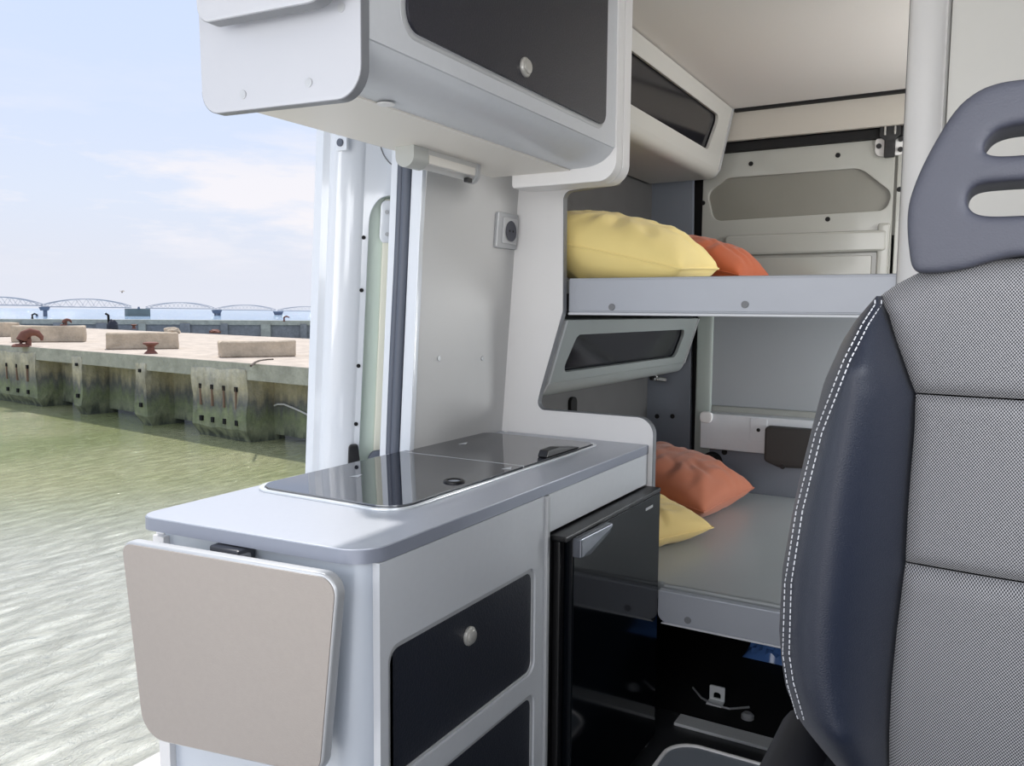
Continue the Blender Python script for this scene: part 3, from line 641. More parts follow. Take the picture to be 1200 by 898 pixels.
# ---- pillows
def pillow(name, label, c, sx, sy, h, rz, m, seed, tilt=(0, 0), bed=None, n=46, flap=None):
    vs = []; fs = []
    rot = Matrix.Rotation(rz, 3, 'Z') @ Matrix.Rotation(tilt[0], 3, 'X') @ Matrix.Rotation(tilt[1], 3, 'Y')
    def P(u, v, s):
        t = max(0, (1-abs(u)**2.6)*(1-abs(v)**2.6))**.52
        x = u*sx/2*(1-.05*(1-v*v)*abs(u)**3-.03*abs(u*v)**6); y = v*sy/2*(1-.05*(1-u*u)*abs(v)**3-.03*abs(u*v)**6)
        nz = noise.noise(Vector((u*1.6+seed, v*1.6, s)))*.12+noise.noise(Vector((u*4+seed, v*4+seed, s*.5)))*.05
        e = max(abs(u), abs(v))
        wr = (math.sin(math.atan2(v, u)*11+seed+noise.noise(Vector((u*2, v*2, seed)))*5)*.008*max(0, e-.3)*(1-e)*6)
        z = s*h/2*t*(1+nz)+wr*t + noise.noise(Vector((u*7+seed, v*2.5, 2+s)))*.010*t
        p = rot @ Vector((x, y, z)) + Vector(c)
        if bed is not None and p.z < bed+.003: p.z = bed+.003-(.0 if s > 0 else 0)
        return p
    for s in (1, -1):
        base = len(vs)
        for i in range(n+1):
            for j in range(n+1):
                vs.append(P(-1+2*i/n, -1+2*j/n, s))
        for i in range(n):
            for j in range(n):
                a = base+i*(n+1)+j; f = (a, a+1, a+n+2, a+n+1); fs.append(f if s < 0 else f[::-1])
    me = bpy.data.meshes.new(name); me.from_pydata([tuple(v) for v in vs], [], fs)
    bm = bmesh.new(); bm.from_mesh(me); bmesh.ops.remove_doubles(bm, verts=bm.verts, dist=1e-4); bm.to_mesh(me); bm.free()
    t = thing(name, (c[0], c[1], (bed if bed is not None else c[2])+.0), label, 'pillow')
    link('cushion_cover', me, m, t, True, 180)
    # piped seam round the rim
    rim = []
    for k in range(4*24):
        q, r_ = divmod(k, 24); w = -1+2*r_/24
        u, v = ((w, -1), (1, w), (-w, 1), (-1, -w))[q]; rim.append(P(u, v, 1))
    bm = bmesh.new(); bm_tube(bm, rim+rim[:1], .0035, 6); from_bm('seam_piping', bm, m, t)
    return t
pillow('yellow_pillow', 'large plump yellow pillow on the upper bunk', (-1.15, 2.74, .215), .62, .50, .26, .04, M['yellow'], 1.3, (0.05, .22), .106)
pillow('orange_pillow', 'orange pillow on the upper bunk behind the yellow one', (-1.09, 3.36, .205), .58, .46, .23, -.05, M['orange'], 4.1, (0, .22), .106)
pillow('orange_pillow', 'dusty orange pillow on the lower bunk against the wall', (-1.20, 3.48, -.745), .60, .60, .25, -.1, M['orange2'], 7.7, (.0, .2), -.872)
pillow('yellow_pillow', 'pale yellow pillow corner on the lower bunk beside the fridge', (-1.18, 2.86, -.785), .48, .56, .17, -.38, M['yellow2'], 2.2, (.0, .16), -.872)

# ================================================================== UNDER THE BED
tag(box('trim_8', -.86, .5, 2.60, 2.672, -1.4195, -1.408, M['alu'], bev=.002), **S)
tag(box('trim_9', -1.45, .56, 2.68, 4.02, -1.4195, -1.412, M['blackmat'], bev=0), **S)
br = thing('floor_bracket', (-.83, 2.95, -1.412), 'small metal floor bracket in the dark space under the lower bunk', 'bracket')
q = hz(840, 822, -1.41)
slab('bracket_plate', rpoly([(q[0]-.028, -1.41), (q[0]+.028, -1.41), (q[0]+.028, -1.355, .004), (q[0]-.028, -1.355, .004)]), TXZ(q[1]), .008, M['alu'], br, bev=.001, holes=[rpoly([(q[0]-.013, -1.4), (q[0]+.013, -1.4), (q[0]+.013, -1.378, .01), (q[0]-.013, -1.378, .01)])])
box('bracket_foot', q[0]-.028, q[0]+.028, q[1]-.04, q[1], -1.412, -1.406, M['alu'], br, .001)
w0 = [hy(a, b, 2.86) for a, b in ((812, 806), (822, 818), (836, 826), (855, 831), (878, 829))]
w0 = [(p[0], p[1], max(p[2], -1.405)) for p in w0]
wr = tube('loose_cable', [hz(a, b, -1.408) for a, b in ((812, 806), (822, 818), (836, 826), (855, 831), (878, 829))], .004, M['edge_light'])
tag(wr, 'thin curved pale cable lying on the dark floor under the bunk', 'cable')
kb = lathe('floor_stud', [(.022, 0), (.022, .012), (.014, .02)], hz(876, 842, -1.412), (0, 0, 1), M['edge_light']); tag(kb, 'small round grey stud on the floor beside the curved cable', 'stud')
# blue bag
vs = []; fs = []; n = 26
q = hz(905, 778, -1.412)
for i in range(n+1):
    for j in range(n+1):
        u = -1+2*i/n; v = -1+2*j/n; r = max(0, 1-u*u)*max(0, 1-v*v)
        h = .11*r**.6*(.75+1.1*abs(noise.noise(Vector((u*3, v*3, 1))))+.9*abs(noise.noise(Vector((u*8, v*8, 5))))-.2)
        vs.append((q[0]+.07+u*.19, q[1]+.16+v*.16, -1.411+max(0, h)))
for i in range(n):
    for j in range(n): a = i*(n+1)+j; fs.append((a, a+n+1, a+n+2, a+1))
bb = len(vs); vs += [(v[0], v[1], -1.412) for v in vs]
fs += [tuple(i+bb for i in f[::-1]) for f in fs]
bag = mesh('plastic_bag', vs, fs, M['blue'], angle=25); tag(bag, 'crumpled blue plastic bag in the dark space under the lower bunk', 'bag')
# step box with white rim, bottom of frame
sb = thing('floor_box', (-.5, 2.1, -1.42), 'grey box lid with white rim on the floor in front of the lower bunk', 'box')
so = rpoly([(-.735, 1.55, .07), (-.2, 1.55, .07), (-.2, 2.215, .07), (-.735, 2.215, .09)], 9)
slab('rim', so, TXY(-1.245), .02, M['white'], sb, bev=.004, holes=[rpoly([(-.723, 1.562, .06), (-.212, 1.562, .06), (-.212, 2.203, .06), (-.723, 2.203, .08)], 9)])
slab('lid', rpoly([(-.7235, 1.5615, .06), (-.2115, 1.5615, .06), (-.2115, 2.2035, .06), (-.7235, 2.2035, .08)], 9), TXY(-1.25), .014, mat('grey_lid', (120, 126, 134), .4), sb, bev=.001)
slab('box_body', rpoly([(-.70, 1.59, .05), (-.24, 1.59, .05), (-.24, 2.17, .05), (-.70, 2.17, .05)], 9), TXY(-1.265), .154, M['black'], sb, bev=.003)

# ================================================================== SEAT
CX = .075
st = thing('cab_seat', (CX, .9, -1.42), 'cab seat with navy side bolster, dotted grey fabric centre and slotted headrest', 'seat')
sil = [(322, 1067), (330, 1048), (347, 1027), (375, 1003), (400, 987), (447, 966), (500, 952), (560, 937), (600, 929), (666, 917), (739, 913), (775, 916), (806, 921), (846, 938), (870, 956), (905, 985)]
fe = [(322, 1072), (330, 1052), (347, 1028), (375, 1041), (420, 1058), (462, 1073), (500, 1072), (560, 1067), (600, 1064), (660, 1061), (740, 1051), (800, 1045), (860, 1042), (905, 1042)]
def yprof(u): return 1.055-.125*max(0, math.sin(PI*min(1, max(0, u))**.55))**.8-.04*u
def bol(py, u, extra=0):
    a, b = interp(sil, py), interp(fe, py)
    w = min(1, (b-a)/90)
    y = 1.0+(yprof(u)-1.0)*w
    d = ray(a+(b-a)*u, py)*(1); k = y/d[1]
    return Vector(d*k)
rows = list(range(347, 906, 8)); U = [0, .01, .03, .06, .1, .15, .2, .27, .35, .44, .53, .62, .71, .8, .88, .95, 1]
def mirror(v): return Vector((2*CX-v.x, v.y, v.z))
def grid(name, G, m, parent, mir=False, ang=60):
    vs = []; fs = []; nc = len(G[0])
    for r in G:
        for p in r: vs.append(mirror(p) if mir else p)
    for i in range(len(G)-1):
        for j in range(nc-1): a = i*nc+j; fs.append((a, a+1, a+nc+1, a+nc))
    return mesh(name, vs, fs, m, parent, True, ang)
G = []
for py in rows:
    r = [bol(py, u) for u in U]
    a = r[0]
    w = min(1, (interp(fe, py)-interp(sil, py))/90)
    back = [Vector((a.x+.035*w+.02, 1.19, a.z)), Vector((a.x+.012, 1.15, a.z)), Vector((a.x+.002, 1.09, a.z))]
    e = r[-1]
    G.append(back+r+[Vector((e.x+.004, 1.02, e.z)), Vector((e.x+.01, 1.10, e.z))])
grid('side_bolster', G, M['bolster'], st); grid('side_bolster', G, M['bolster'], st, True)
# fabric centre: three pads between horizontal seams
zs1, zs2 = -.088, -.281
def zat(px, py): return hy(px, py, 1.0)
edge_xz = [(p[2], p[0]) for p in (hy(x, y, .998) for y, x in fe)]; edge_xz.sort()
top_pts = [(-.120, .012), (-.106, .022), (-.09, .034), (-.069, .046), (-.04, .053), (.0, .058), (CX, .062)]
def fabric_pad(z0, z1, top=False):
    rowsz = []; N = 40; nz = 24
    for i in range(nz+1):
        t = i/nz; row = []
        for j in range(N+1):
            s = j/N
            zl = z0+(z1-z0)*t
            if top:
                xl = interp(edge_xz, min(zl, .019))
                x = xl+(CX-xl)*s if s else xl
                zt = interp([(a, b) for a, b in top_pts], x)
                zz = z0+(zt-z0)*t
                xl2 = interp(edge_xz, min(zz, .019)); x = max(x, xl2)
                x = xl2+(CX-xl2)*s
                zt = interp(top_pts, x); zz = z0+(zt-z0)*t
            else:
                zz = zl; xl = interp(edge_xz, zz); x = xl+(CX-xl)*s
            d0 = min(zz-z0, .5) if True else 0
            e0 = min(1, (zz-z0)/.018); e1 = min(1, ((z1 if not top else 9)-zz)/.018)
            es = min(1, (x-xl if not top else x-xl2)/.02+.15)
            puff = math.sqrt(max(0, 1-(1-e0)**2))*math.sqrt(max(0, 1-(1-e1)**2))*math.sqrt(max(0, 1-(1-es)**2))
            y = 1.005-.014*puff-.012*math.sin(min(1, s)*PI/2)
            if top:
                q = max(0, 1-(zt-zz)/.035); y += .03*q*q
            row.append(Vector((x, y, zz)))
        m_ = [mirror(p) for p in row[:-1]][::-1]
        rowsz.append([Vector((row[0].x, 1.06, row[0].z))]+row+m_+[mirror(Vector((row[0].x, 1.06, row[0].z)))])
    if top: rowsz.append([Vector((p.x, p.y+.12, p.z-.004)) for p in rowsz[-1]])
    return rowsz
grid('fabric_pad', fabric_pad(-.60, zs2-.0008), M['fabric'], st)
grid('fabric_pad', fabric_pad(zs2+.0008, zs1-.0008), M['fabric'], st)
grid('fabric_pad', fabric_pad(zs1+.0008, .06, True), M['fabric'], st)
# back shell
zz_ = [(hy(interp(sil, p), p, 1.1)) for p in rows]
outl = [(q[0]+.04, q[2]) for q in zz_]
outl2 = outl+[(2*CX-a, b) for a, b in outl[::-1]]
slab('back_shell', outl2, TXZ(1.12), .07, M['seatblack'], st, bev=.01)
# stitching: two dashed rows that follow the bolster
sa = [(357, 1027), (380, 1012), (423, 990), (507, 957.5), (597, 935), (683, 921.5), (766, 919), (800, 924), (842, 936)]
def stitch(off, nm):
    bm = bmesh.new(); path = []
    for py in np.linspace(352, 843, 600):
        a, b = interp(sil, py), interp(fe, py)
        px = interp(sa, py)+off; u = max(.004, (px-a)/(b-a)); p = bol(py, u); path.append(p+Vector((-.0012, -.0022, 0)))
    acc = 0; seg = [path[0]]; on = True
    for a, b in zip(path, path[1:]):
        acc += (b-a).length
        if on: seg.append(b)
        if acc > (.0042 if on else .0024):
            if on and len(seg) > 1: bm_tube(bm, [seg[0], seg[len(seg)//2], seg[-1]], .00075, 5)
            on = not on; acc = 0; seg = [b]
    o = from_bm(nm, bm, M['thread'], st); return o
stitch(0, 'stitching'); stitch(7.5, 'stitching')
# welt seam between the fabric and bolster
# headrest
ho = [(1071, 320), (1066.5, 283), (1065.5, 254), (1071, 230), (1085, 196), (1108.5, 155), (1120, 138), (1132, 126), (1146, 116), (1161, 109), (1180, 105), (1200, 102.5), (1225, 101.5)]
YH = 1.03
H1 = [hy(x, y, YH) for x, y in ho]; L1 = [(p[0], p[2]) for p in H1]
hbtm = [hy(x, y, YH) for x, y in ((1200, 301), (1175, 305), (1152, 311), (1132, 318), (1100, 322), (1080, 322))]
L2 = [(p[0], p[2]) for p in hbtm]
def smooth_pts(P, it=2, closed=True):
    for _ in range(it):
        Q = []
        for i in range(len(P)):
            a = P[i]; b = P[(i+1) % len(P)]
            Q += [(a[0]*.75+b[0]*.25, a[1]*.75+b[1]*.25), (a[0]*.25+b[0]*.75, a[1]*.25+b[1]*.75)]
        P = Q
    return P
full = L1+[(2*CX-a, b) for a, b in L1[::-1]]+[(2*CX-a, b) for a, b in L2[::-1]]+L2
full = smooth_pts(full, 2)
def slot(pts):
    P = [hy(x, y, YH) for x, y in pts]; P = [(p[0], p[2]) for p in P]
    return smooth_pts(P+[(2*CX-a, b) for a, b in P[::-1]], 2)
s1 = slot([(1190, 189), (1158, 190), (1150, 186), (1156, 172), (1166, 161), (1182, 156), (1200, 154)])
s2 = slot([(1190, 257), (1150, 258), (1136, 252), (1133, 238), (1137, 226), (1150, 221), (1190, 218)])
WN = False
hr = slab('headrest', full, lambda a, b, c: (a, YH-.045+c, b), .085, M['seatplastic'], st, holes=[s1, s2], bev=.0, seg=1, angle=180)
WN = True
rm = hr.modifiers.new('soft', 'REMESH'); rm.mode = 'VOXEL'; rm.voxel_size = .0032; rm.use_smooth_shade = True
sm_ = hr.modifiers.new('round', 'SMOOTH'); sm_.factor = .5; sm_.iterations = 34
for sx_ in (-1, 1): tube('headrest_post', [(CX+sx_*.065, 1.05, -.02), (CX+sx_*.065, 1.05, .08)], .006, M['chrome'], st)
# cushion and base
bm = bmesh.new(); bm_box(bm, CX-.30, CX+.30, .50, 1.16, -.72, -.545); bevel_bm(bm, .05, 5); from_bm('seat_cushion', bm, M['seatblack'], st)
bm = bmesh.new(); bm_box(bm, CX-.29, CX-.21, .86, 1.14, -.75, -.535); bevel_bm(bm, .03, 4); from_bm('recliner_cover', bm, M['seatblack'], st)
box('seat_pedestal', CX-.22, CX+.22, .6, 1.1, -1.42, -.72, M['seatblack'], st, .02)

# ================================================================== OUTSIDE
# water and quays
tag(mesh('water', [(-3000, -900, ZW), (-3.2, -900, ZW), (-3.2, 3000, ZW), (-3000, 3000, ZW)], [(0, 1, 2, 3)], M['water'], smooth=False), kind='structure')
tag(box('ground', -3.16, 30, -40, 200, ZW-1, ZT, concrete('pale_concrete', (232, 228, 222)), bev=.04), kind='structure')
A = Vector((-45.02, 23.385)); e = Vector((.9933, -.1153)); nn = Vector((.1153, .9933))
def qp(s, d): p = A+e*s+nn*d; return (p.x, p.y)
def s_at(px, py=450, d=0):
    r = ray(px, py); a = np.array([[r[0], -e.x], [r[1], -e.y]]); b = np.array([A.x+nn.x*d, A.y+nn.y*d]); t, s = np.linalg.solve(a, b); return s
B0, B1 = (-97.9, 51.0), (-39.9, 40.7)
def prism_z(name, poly, z0, z1, m, parent=None, bev=0):
    n = len(poly); vs = [(x, y, z) for z in (z0, z1) for x, y in poly]
    return mesh(name, vs, [tuple(range(n))[::-1], tuple(range(n, 2*n))]+[(i, (i+1) % n, n+(i+1) % n, n+i) for i in range(n)], m, parent, False)
qy = thing('concrete_quay', (-30, 28, ZW), 'old concrete quay across the water with rust and algae stained piers', 'quay')
dirB = (Vector(B1)-Vector(B0)).normalized()
bl_, br_ = Vector(B0)-dirB*60, Vector(B1)+dirB*60
prism_z('deck', [qp(-70, 0), qp(80, 0), (br_.x, br_.y), (bl_.x, bl_.y)], ZT-.25, ZT, M['quaytop'], qy)
prism_z('cap_beam', [qp(-70, -.06), qp(80, -.06), qp(80, .5), qp(-70, .5)], ZT-.62, ZT-.01, M['cap'], qy)
REC = 1.15
prism_z('quay_wall', [qp(-70, REC), qp(80, REC), qp(80, REC+3), qp(-70, REC+3)], ZW+.22, ZT-.3, M['quaywall'], qy)
def pier(s0, s1, slits=0, holes=0):
    # tapered foot
    vs = []
    for z, k in ((ZW-.5, .35), (ZW+.1, .22), (ZW+.45, 0), (ZT-.3, 0)):
        for s, d in ((s0+k*.4, -.10+k), (s1-k*.4, -.10+k), (s1, REC+.4), (s0, REC+.4)):
            x, y = qp(s, d); vs.append((x, y, z))
    fs = [(3, 2, 1, 0), (12, 13, 14, 15)]
    for i in range(3):
        for k in range(4): fs.append((4*i+k, 4*i+(k+1) % 4, 4*i+4+(k+1) % 4, 4*i+4+k))
    bm = bmesh.new(); bv = [bm.verts.new(v) for v in vs]
    for f in fs: bm.faces.new([bv[i] for i in f])
    bmesh.ops.recalc_face_normals(bm, faces=bm.faces)
    bmesh.ops.subdivide_edges(bm, edges=bm.edges, cuts=5, use_grid_fill=True)
    for v in bm.verts: v.co += Vector([noise.noise(v.co*1.1+Vector((k*7, 0, 0)))*.09 for k in range(3)])
    p = from_bm('pier', bm, M['quaywall'], qy, False)
    def cell(s, z0, z1, w):
        a, b = qp(s-w, -.16), qp(s+w, -.16); c, d = qp(s+w, .0), qp(s-w, .0)
        prism_z('drain_slit' if z1-z0 > .5 else 'drain_hole', [a, b, c, d], z0, z1, mat('rust_stain', (132, 108, 92), .9) if z1-z0 > .5 else M['blackmat'], p)
    for k in range(slits):
        s = s0+(s1-s0)*(.17+.22*k)
        cell(s, ZT-1.75, ZT-.95, .035); cell(s, ZT-1.1, ZT-.92, .07); cell(s, ZW+.62, ZW+.82, .08)
    if holes:
        s = (s0+s1)/2; cell(s, ZT-.72, ZT-.58, .08); cell(s, ZW+.8, ZW+.98, .09)
pier(s_at(-8), s_at(45), 4); pier(s_at(88), s_at(99), 0, 1); pier(s_at(161), s_at(174), 0, 1); pier(s_at(228), s_at(291), 4)
s_ = s_at(291)
pier(s_+8, s_+8.9, 0, 1); pier(s_at(-60), s_at(-50), 0, 1)
# wall panel joints and rope
rope = tube('mooring_rope', [(*qp(s_at(321, 475, REC-.1), REC-.08), hy(321, 475, 22)[2]), ] + [(*qp(s_at(x, y, REC-.1), REC-.1), float(ray(x, y)[2]/ray(x, y)[1]*qp(s_at(x, y, REC-.1), REC-.1)[1])) for x, y in ((325, 474), (333, 474), (343, 478), (352, 482), (360, 486), (372, 494))], .035, M['white'])
tag(rope, 'thin white rope drooping across the green quay wall', 'rope')
# crack notch on the deck edge
ck = tube('concrete_crack', [hz(x, y, ZT+.012) for x, y in ((294, 429), (299, 425), (304, 423), (312, 422), (320, 421.5))], .045, mat('dark_crack', (92, 82, 72), .9), qy, 5)
# concrete blocks
def block(p0, p1, h, label, dp=1.1, seed=0):
    a = Vector(p0[:2]); b = Vector(p1[:2]); d = (b-a).normalized(); nb = Vector((-d.y, d.x))
    if nb.dot(a) < 0: nb = -nb
    poly = [a, b, b+nb*dp, a+nb*dp]
    bm = bmesh.new(); lo = [bm.verts.new((p.x, p.y, ZT)) for p in poly]; hi = [bm.verts.new((p.x, p.y, ZT+h)) for p in poly]
    bm.faces.new(lo[::-1]); bm.faces.new(hi)
    for i in range(4): bm.faces.new((lo[i], lo[(i+1) % 4], hi[(i+1) % 4], hi[i]))
    bmesh.ops.bevel(bm, geom=list(bm.edges), offset=.05, segments=1, affect='EDGES')
    bmesh.ops.subdivide_edges(bm, edges=bm.edges, cuts=3, use_grid_fill=True)
    for v in bm.verts:
        if v.co.z > ZT+.05: v.co += Vector([noise.noise(v.co*1.7+Vector((k*7+seed, 0, 0)))*.05 for k in range(3)])
    o = from_bm('concrete_block', bm, M['block'], None, False)
    return tag(o, label, 'concrete block', 'concrete blocks lined up on the quay')
block(hz(-40, 393.5, ZT), hz(5, 395, ZT), .95, 'concrete block cut off by the left edge of the photo, on the quay', seed=1)
block(hz(13, 401.5, ZT), hz(99, 401, ZT), .92, 'concrete block behind the rusty hooked bollard on the quay', seed=2)
block(hz(124, 410, ZT), hz(210, 409, ZT), .80, 'concrete block beside the small spool bollard on the quay', seed=3)
block(hz(259, 419.5, ZT), hz(347, 418, ZT), .66, 'chipped concrete block nearest the van door pillar on the quay', seed=4)
# bollards
def boll_hook(x, y, k, label):
    q = Vector(hz(x, y, ZT)); r = Vector((q.x, q.y)).normalized(); tx = Vector((r.y, -r.x))
    if tx.x < 0: tx = -tx
    t = thing('hooked_bollard', q, label, 'bollard')
    def W(a, z): return (q.x+tx.x*a*k, q.y+tx.y*a*k, ZT+z*k)
    lathe('bollard_base', [(.42*k, 0), (.40*k, .08*k), (.28*k, .16*k)], q, (0, 0, 1), M['rust'], t)
    tube('bollard_horn', [W(0, .05), W(.05, .35), W(.2, .62), W(.5, .78), (W(.8, .72)), W(.98, .5), W(1.0, .32)], [.28*k, .26*k, .25*k, .22*k, .17*k, .12*k, .06*k], M['rust'], t, 12)
    tube('bollard_rib', [W(.35, .05), W(.4, .4), W(.5, .7)], [.16*k, .12*k, .1*k], M['rust'], t, 8)
boll_hook(24, 406.5, .95, 'large rusty red hooked bollard at the left quay edge')
boll_hook(74, 381.5, .8, 'small distant rusty bollard at the back of the quay')
def boll_spool(x, y, k, label):
    q = hz(x, y, ZT)
    o = lathe('spool_bollard', [(.30*k, 0), (.26*k, .06*k), (.17*k, .14*k), (.15*k, .32*k), (.24*k, .40*k), (.34*k, .44*k), (.34*k, .50*k), (.2*k, .54*k)], q, (0, 0, 1), M['rust']); tag(o, label, 'bollard')
boll_spool(177, 414.5, .95, 'small rusty spool bollard at the middle of the quay edge')
boll_spool(157, 385.5, .8, 'faint low mooring stud on the far side of the quay')
def lump(name, pts, m, label, cat, hgt, w, seed=0):
    q = Vector(hz(*pts, ZT)); bm = bmesh.new(); bmesh.ops.create_icosphere(bm, subdivisions=3, radius=1)
    for v in bm.verts:
        v.co *= 1+.35*noise.noise(v.co*1.8+Vector((seed, 0, 0)))
        v.co = Vector((v.co.x*w+q.x, v.co.y*w*.8+q.y, ZT+max(0, v.co.z*hgt+hgt*.25)))
    o = from_bm(name, bm, m, None, False); return tag(o, label, cat)
lump('rubble_heap', (201, 391, ), M['block'], 'pale heap of rubble behind the middle concrete block', 'rubble', .38, .75, 3)
lump('rubble_heap', (252, 390.5), M['rust'], 'tiny rusty heap of scrap at the back of the quay', 'scrap', .25, .5, 8)
# breakwater
bw = thing('breakwater', (-120, 88, ZW), 'long weathered grey breakwater wall beyond the quay', 'wall')
a = Vector((-137.5, 71.6)); b = Vector((-101, 103.2)); d = (b-a).normalized(); nb = Vector((-d.y, d.x))
if nb.dot(a) < 0: nb = -nb
def wq(s, k): p = a+d*s+nb*k; return (p.x, p.y)
prism_z('breakwater_wall', [wq(-120, 0), wq(260, 0), wq(260, 3), wq(-120, 3)], ZW, ZT-.1, M['farwall'], bw)
prism_z('coping', [wq(-120, -.25), wq(260, -.25), wq(260, 3), wq(-120, 3)], ZT-.75, ZT+.02, M['cap'], bw)
for k, s in enumerate(np.arange(-18, 62, 6.5)): prism_z('buttress', [wq(s, -.5), wq(s+1.1+.5*(k % 2), -.5), wq(s+1.1+.5*(k % 2), .2), wq(s, .2)], ZW, ZT-.5, M['cap'] if k % 3 == 0 else M['farwall'], bw)
# dark moored boat behind the quay
def at_depth(px, py, dep): r = ray(px, py); return Vector(r*(dep/F))
q = at_depth(132, 386, 84)
bo = thing('moored_boat', q, 'small dark boat with a short mast between the quay and breakwater', 'boat')
bm = bmesh.new(); bmesh.ops.create_icosphere(bm, subdivisions=3, radius=1)
for v in bm.verts: v.co = Vector((q.x+v.co.x*.55, q.y+v.co.y*.55+.0, q.z+.1+max(-.4, v.co.z*1.0)*(.9)+.25*noise.noise(v.co*2)))
from_bm('hull', bm, mat('dark_hull', (42, 46, 60), .6), bo, False)
tube('mast', [q+Vector((-.3, -.2, .5)), q+Vector((-.35, -.2, 1.45)), q+Vector((-.62, -.3, 1.6))], .12, M['blackmat'], bo)
# bridge: trussed spans on piers
def pp(px, py, dep): return at_depth(px, py, dep)
spans = [(-52, 50, 357.0, 9.5, 385, 425), (52, 154, 359.5, 9.5, 425, 470), (176, 251, 361.3, 7, 490, 560), (256, 323, 363.2, 6, 570, 650), (329, 395, 364.5, 5.5, 660, 750)]
for i, (x0, x1, yb, h, d0, d1) in enumerate(spans):
    A0 = pp(x0, yb, d0); A1 = pp(x1, yb+ (1.2 if i < 2 else .8), d1); N = 16
    hh = h*(d0+d1)/2/F; bm = bmesh.new(); th = .2
    side = Vector((-(A1-A0).y, (A1-A0).x, 0)).normalized()*3.0
    for off in (Vector((0, 0, 0)), side):
        lo = [A0.lerp(A1, k/N)+off for k in range(N+1)]
        up = [lo[k]+Vector((0, 0, hh*math.sin(PI*(k/N*.94+.03))**.7)) for k in range(N+1)]
        bm_tube(bm, up, th, 5); bm_tube(bm, lo, th*1.3, 5)
        for k in range(N): bm_tube(bm, [lo[k], up[k+1]] if k % 2 else [up[k], lo[k+1]], th*.5, 4)
    o = from_bm('bridge_span', bm, M['steel_far'], None, False)
    tag(o, ['pale arched bridge truss span running out of frame at left', 'pale arched bridge truss span left of the grey control box', 'pale arched bridge truss span right of the grey control box', 'pale arched bridge truss span second from the van door', 'pale arched bridge truss span ending at the van door'][i], 'bridge', 'truss bridge spans on the horizon')
for i, (px, yt, dep, w, lab) in enumerate(((52, 359.5, 425, 3.2, 'slate bridge pier leftmost on the horizon'), (254, 363, 565, 3.2, 'slate bridge pier in the middle of the horizon'), (326, 364.8, 655, 3.2, 'slate bridge pier nearest the van door'))):
    t = pp(px, yt, dep); r = Vector((t.x, t.y, 0)).normalized(); tx = Vector((-r.y, r.x, 0)); tx = tx if tx.x > 0 else -tx
    z = t.z
    p = thing('bridge_pier', (t.x, t.y, ZW), lab, 'bridge pier', 'piers of the truss bridge')
    def pol(w0, w1, z0, z1, nm, dx=0):
        vs = []
        for ww, zz in ((w0, z0), (w1, z1)):
            for sa_, sb_ in ((-1, -1), (1, -1), (1, 1), (-1, 1)):
                c = t+tx*(dx+sa_*ww)+r*(sb_*ww*.6); vs.append((c.x, c.y, zz))
        mesh(nm, vs, [(3, 2, 1, 0), (4, 5, 6, 7), (0, 1, 5, 4), (1, 2, 6, 5), (2, 3, 7, 6), (3, 0, 4, 7)], M['slate_far'], p, False)
    k = dep/F
    pol(4.2*k, 6*k, z-4.5*k, z-.2, 'pier_head')
    pol(2.2*k, 2.2*k, ZW, z-4.4*k, 'pier_shaft', (.6*k if i == 0 else 2.2*k if i == 1 else -1*k))
    if i != 2: pol(1.3*k, 1.3*k, ZW, z-4.4*k if i == 1 else z-9*k, 'fender_post', (-8*k if i == 0 else -1.6*k))
t0 = pp(149, 361.8, 478); t1 = pp(176, 362.3, 486); zb = pp(149, 371.5, 478).z
d = (t1-t0); d.z = 0; nb = Vector((-d.y, d.x, 0)).normalized()*6
cb = thing('control_building', (t0+d/2+Vector((0, 0, zb-t0.z))), 'square grey green building between two bridge spans', 'building')
prism_z('building_block', [(t0.x, t0.y), (t1.x, t1.y), ((t1+nb).x, (t1+nb).y), ((t0+nb).x, (t0+nb).y)], ZW, t0.z, mat('grey_green_render', (120, 130, 128), .8), cb)
m_ = t0+d/2; tube('roof_hut', [m_+Vector((0, 0, -.2)), m_+Vector((0, 0, 1.2))], [.9, .5], M['slate_far'], cb, 6)
# cranes / hooked posts along the breakwater
for i, (x, y, lab) in enumerate(((38, 374, 'dark mooring hook on the breakwater at far left'), (333, 377, 'rusty mooring hook on the breakwater near the van door'))):
    q = at_depth(x, y, 136)
    o = tube('mooring_hook', [q, q+Vector((0, 0, .7)), q+Vector((.35, .2, .9)), q+Vector((.8, .4, .7))], [.2, .16, .14, .1], M['rust'] if i else M['blackmat']); tag(o, lab, 'mooring hook')
q = pp(143, 342, 60)
bd = thing('seagull', q, 'tiny seagull flying above the bridge', 'bird')
bm = bmesh.new(); bmesh.ops.create_icosphere(bm, subdivisions=2, radius=1)
for v in bm.verts: v.co = q+Vector((v.co.x*.09, v.co.y*.05, v.co.z*.10))
from_bm('bird_body', bm, M['bird'], bd)
for sg in (1, -1):
    mesh('wing', [q+Vector((0, .06, .02)), q+Vector((0, -.06, .02)), q+Vector((sg*.16, -.03, .12)), q+Vector((sg*.3, .02, .04)), q+Vector((0, .06, 0)), q+Vector((0, -.06, 0)), q+Vector((sg*.16, -.03, .10)), q+Vector((sg*.3, .02, .03))],
         [(0, 1, 2, 3), (7, 6, 5, 4), (0, 4, 5, 1), (1, 5, 6, 2), (2, 6, 7, 3), (3, 7, 4, 0)], M['white'], bd)

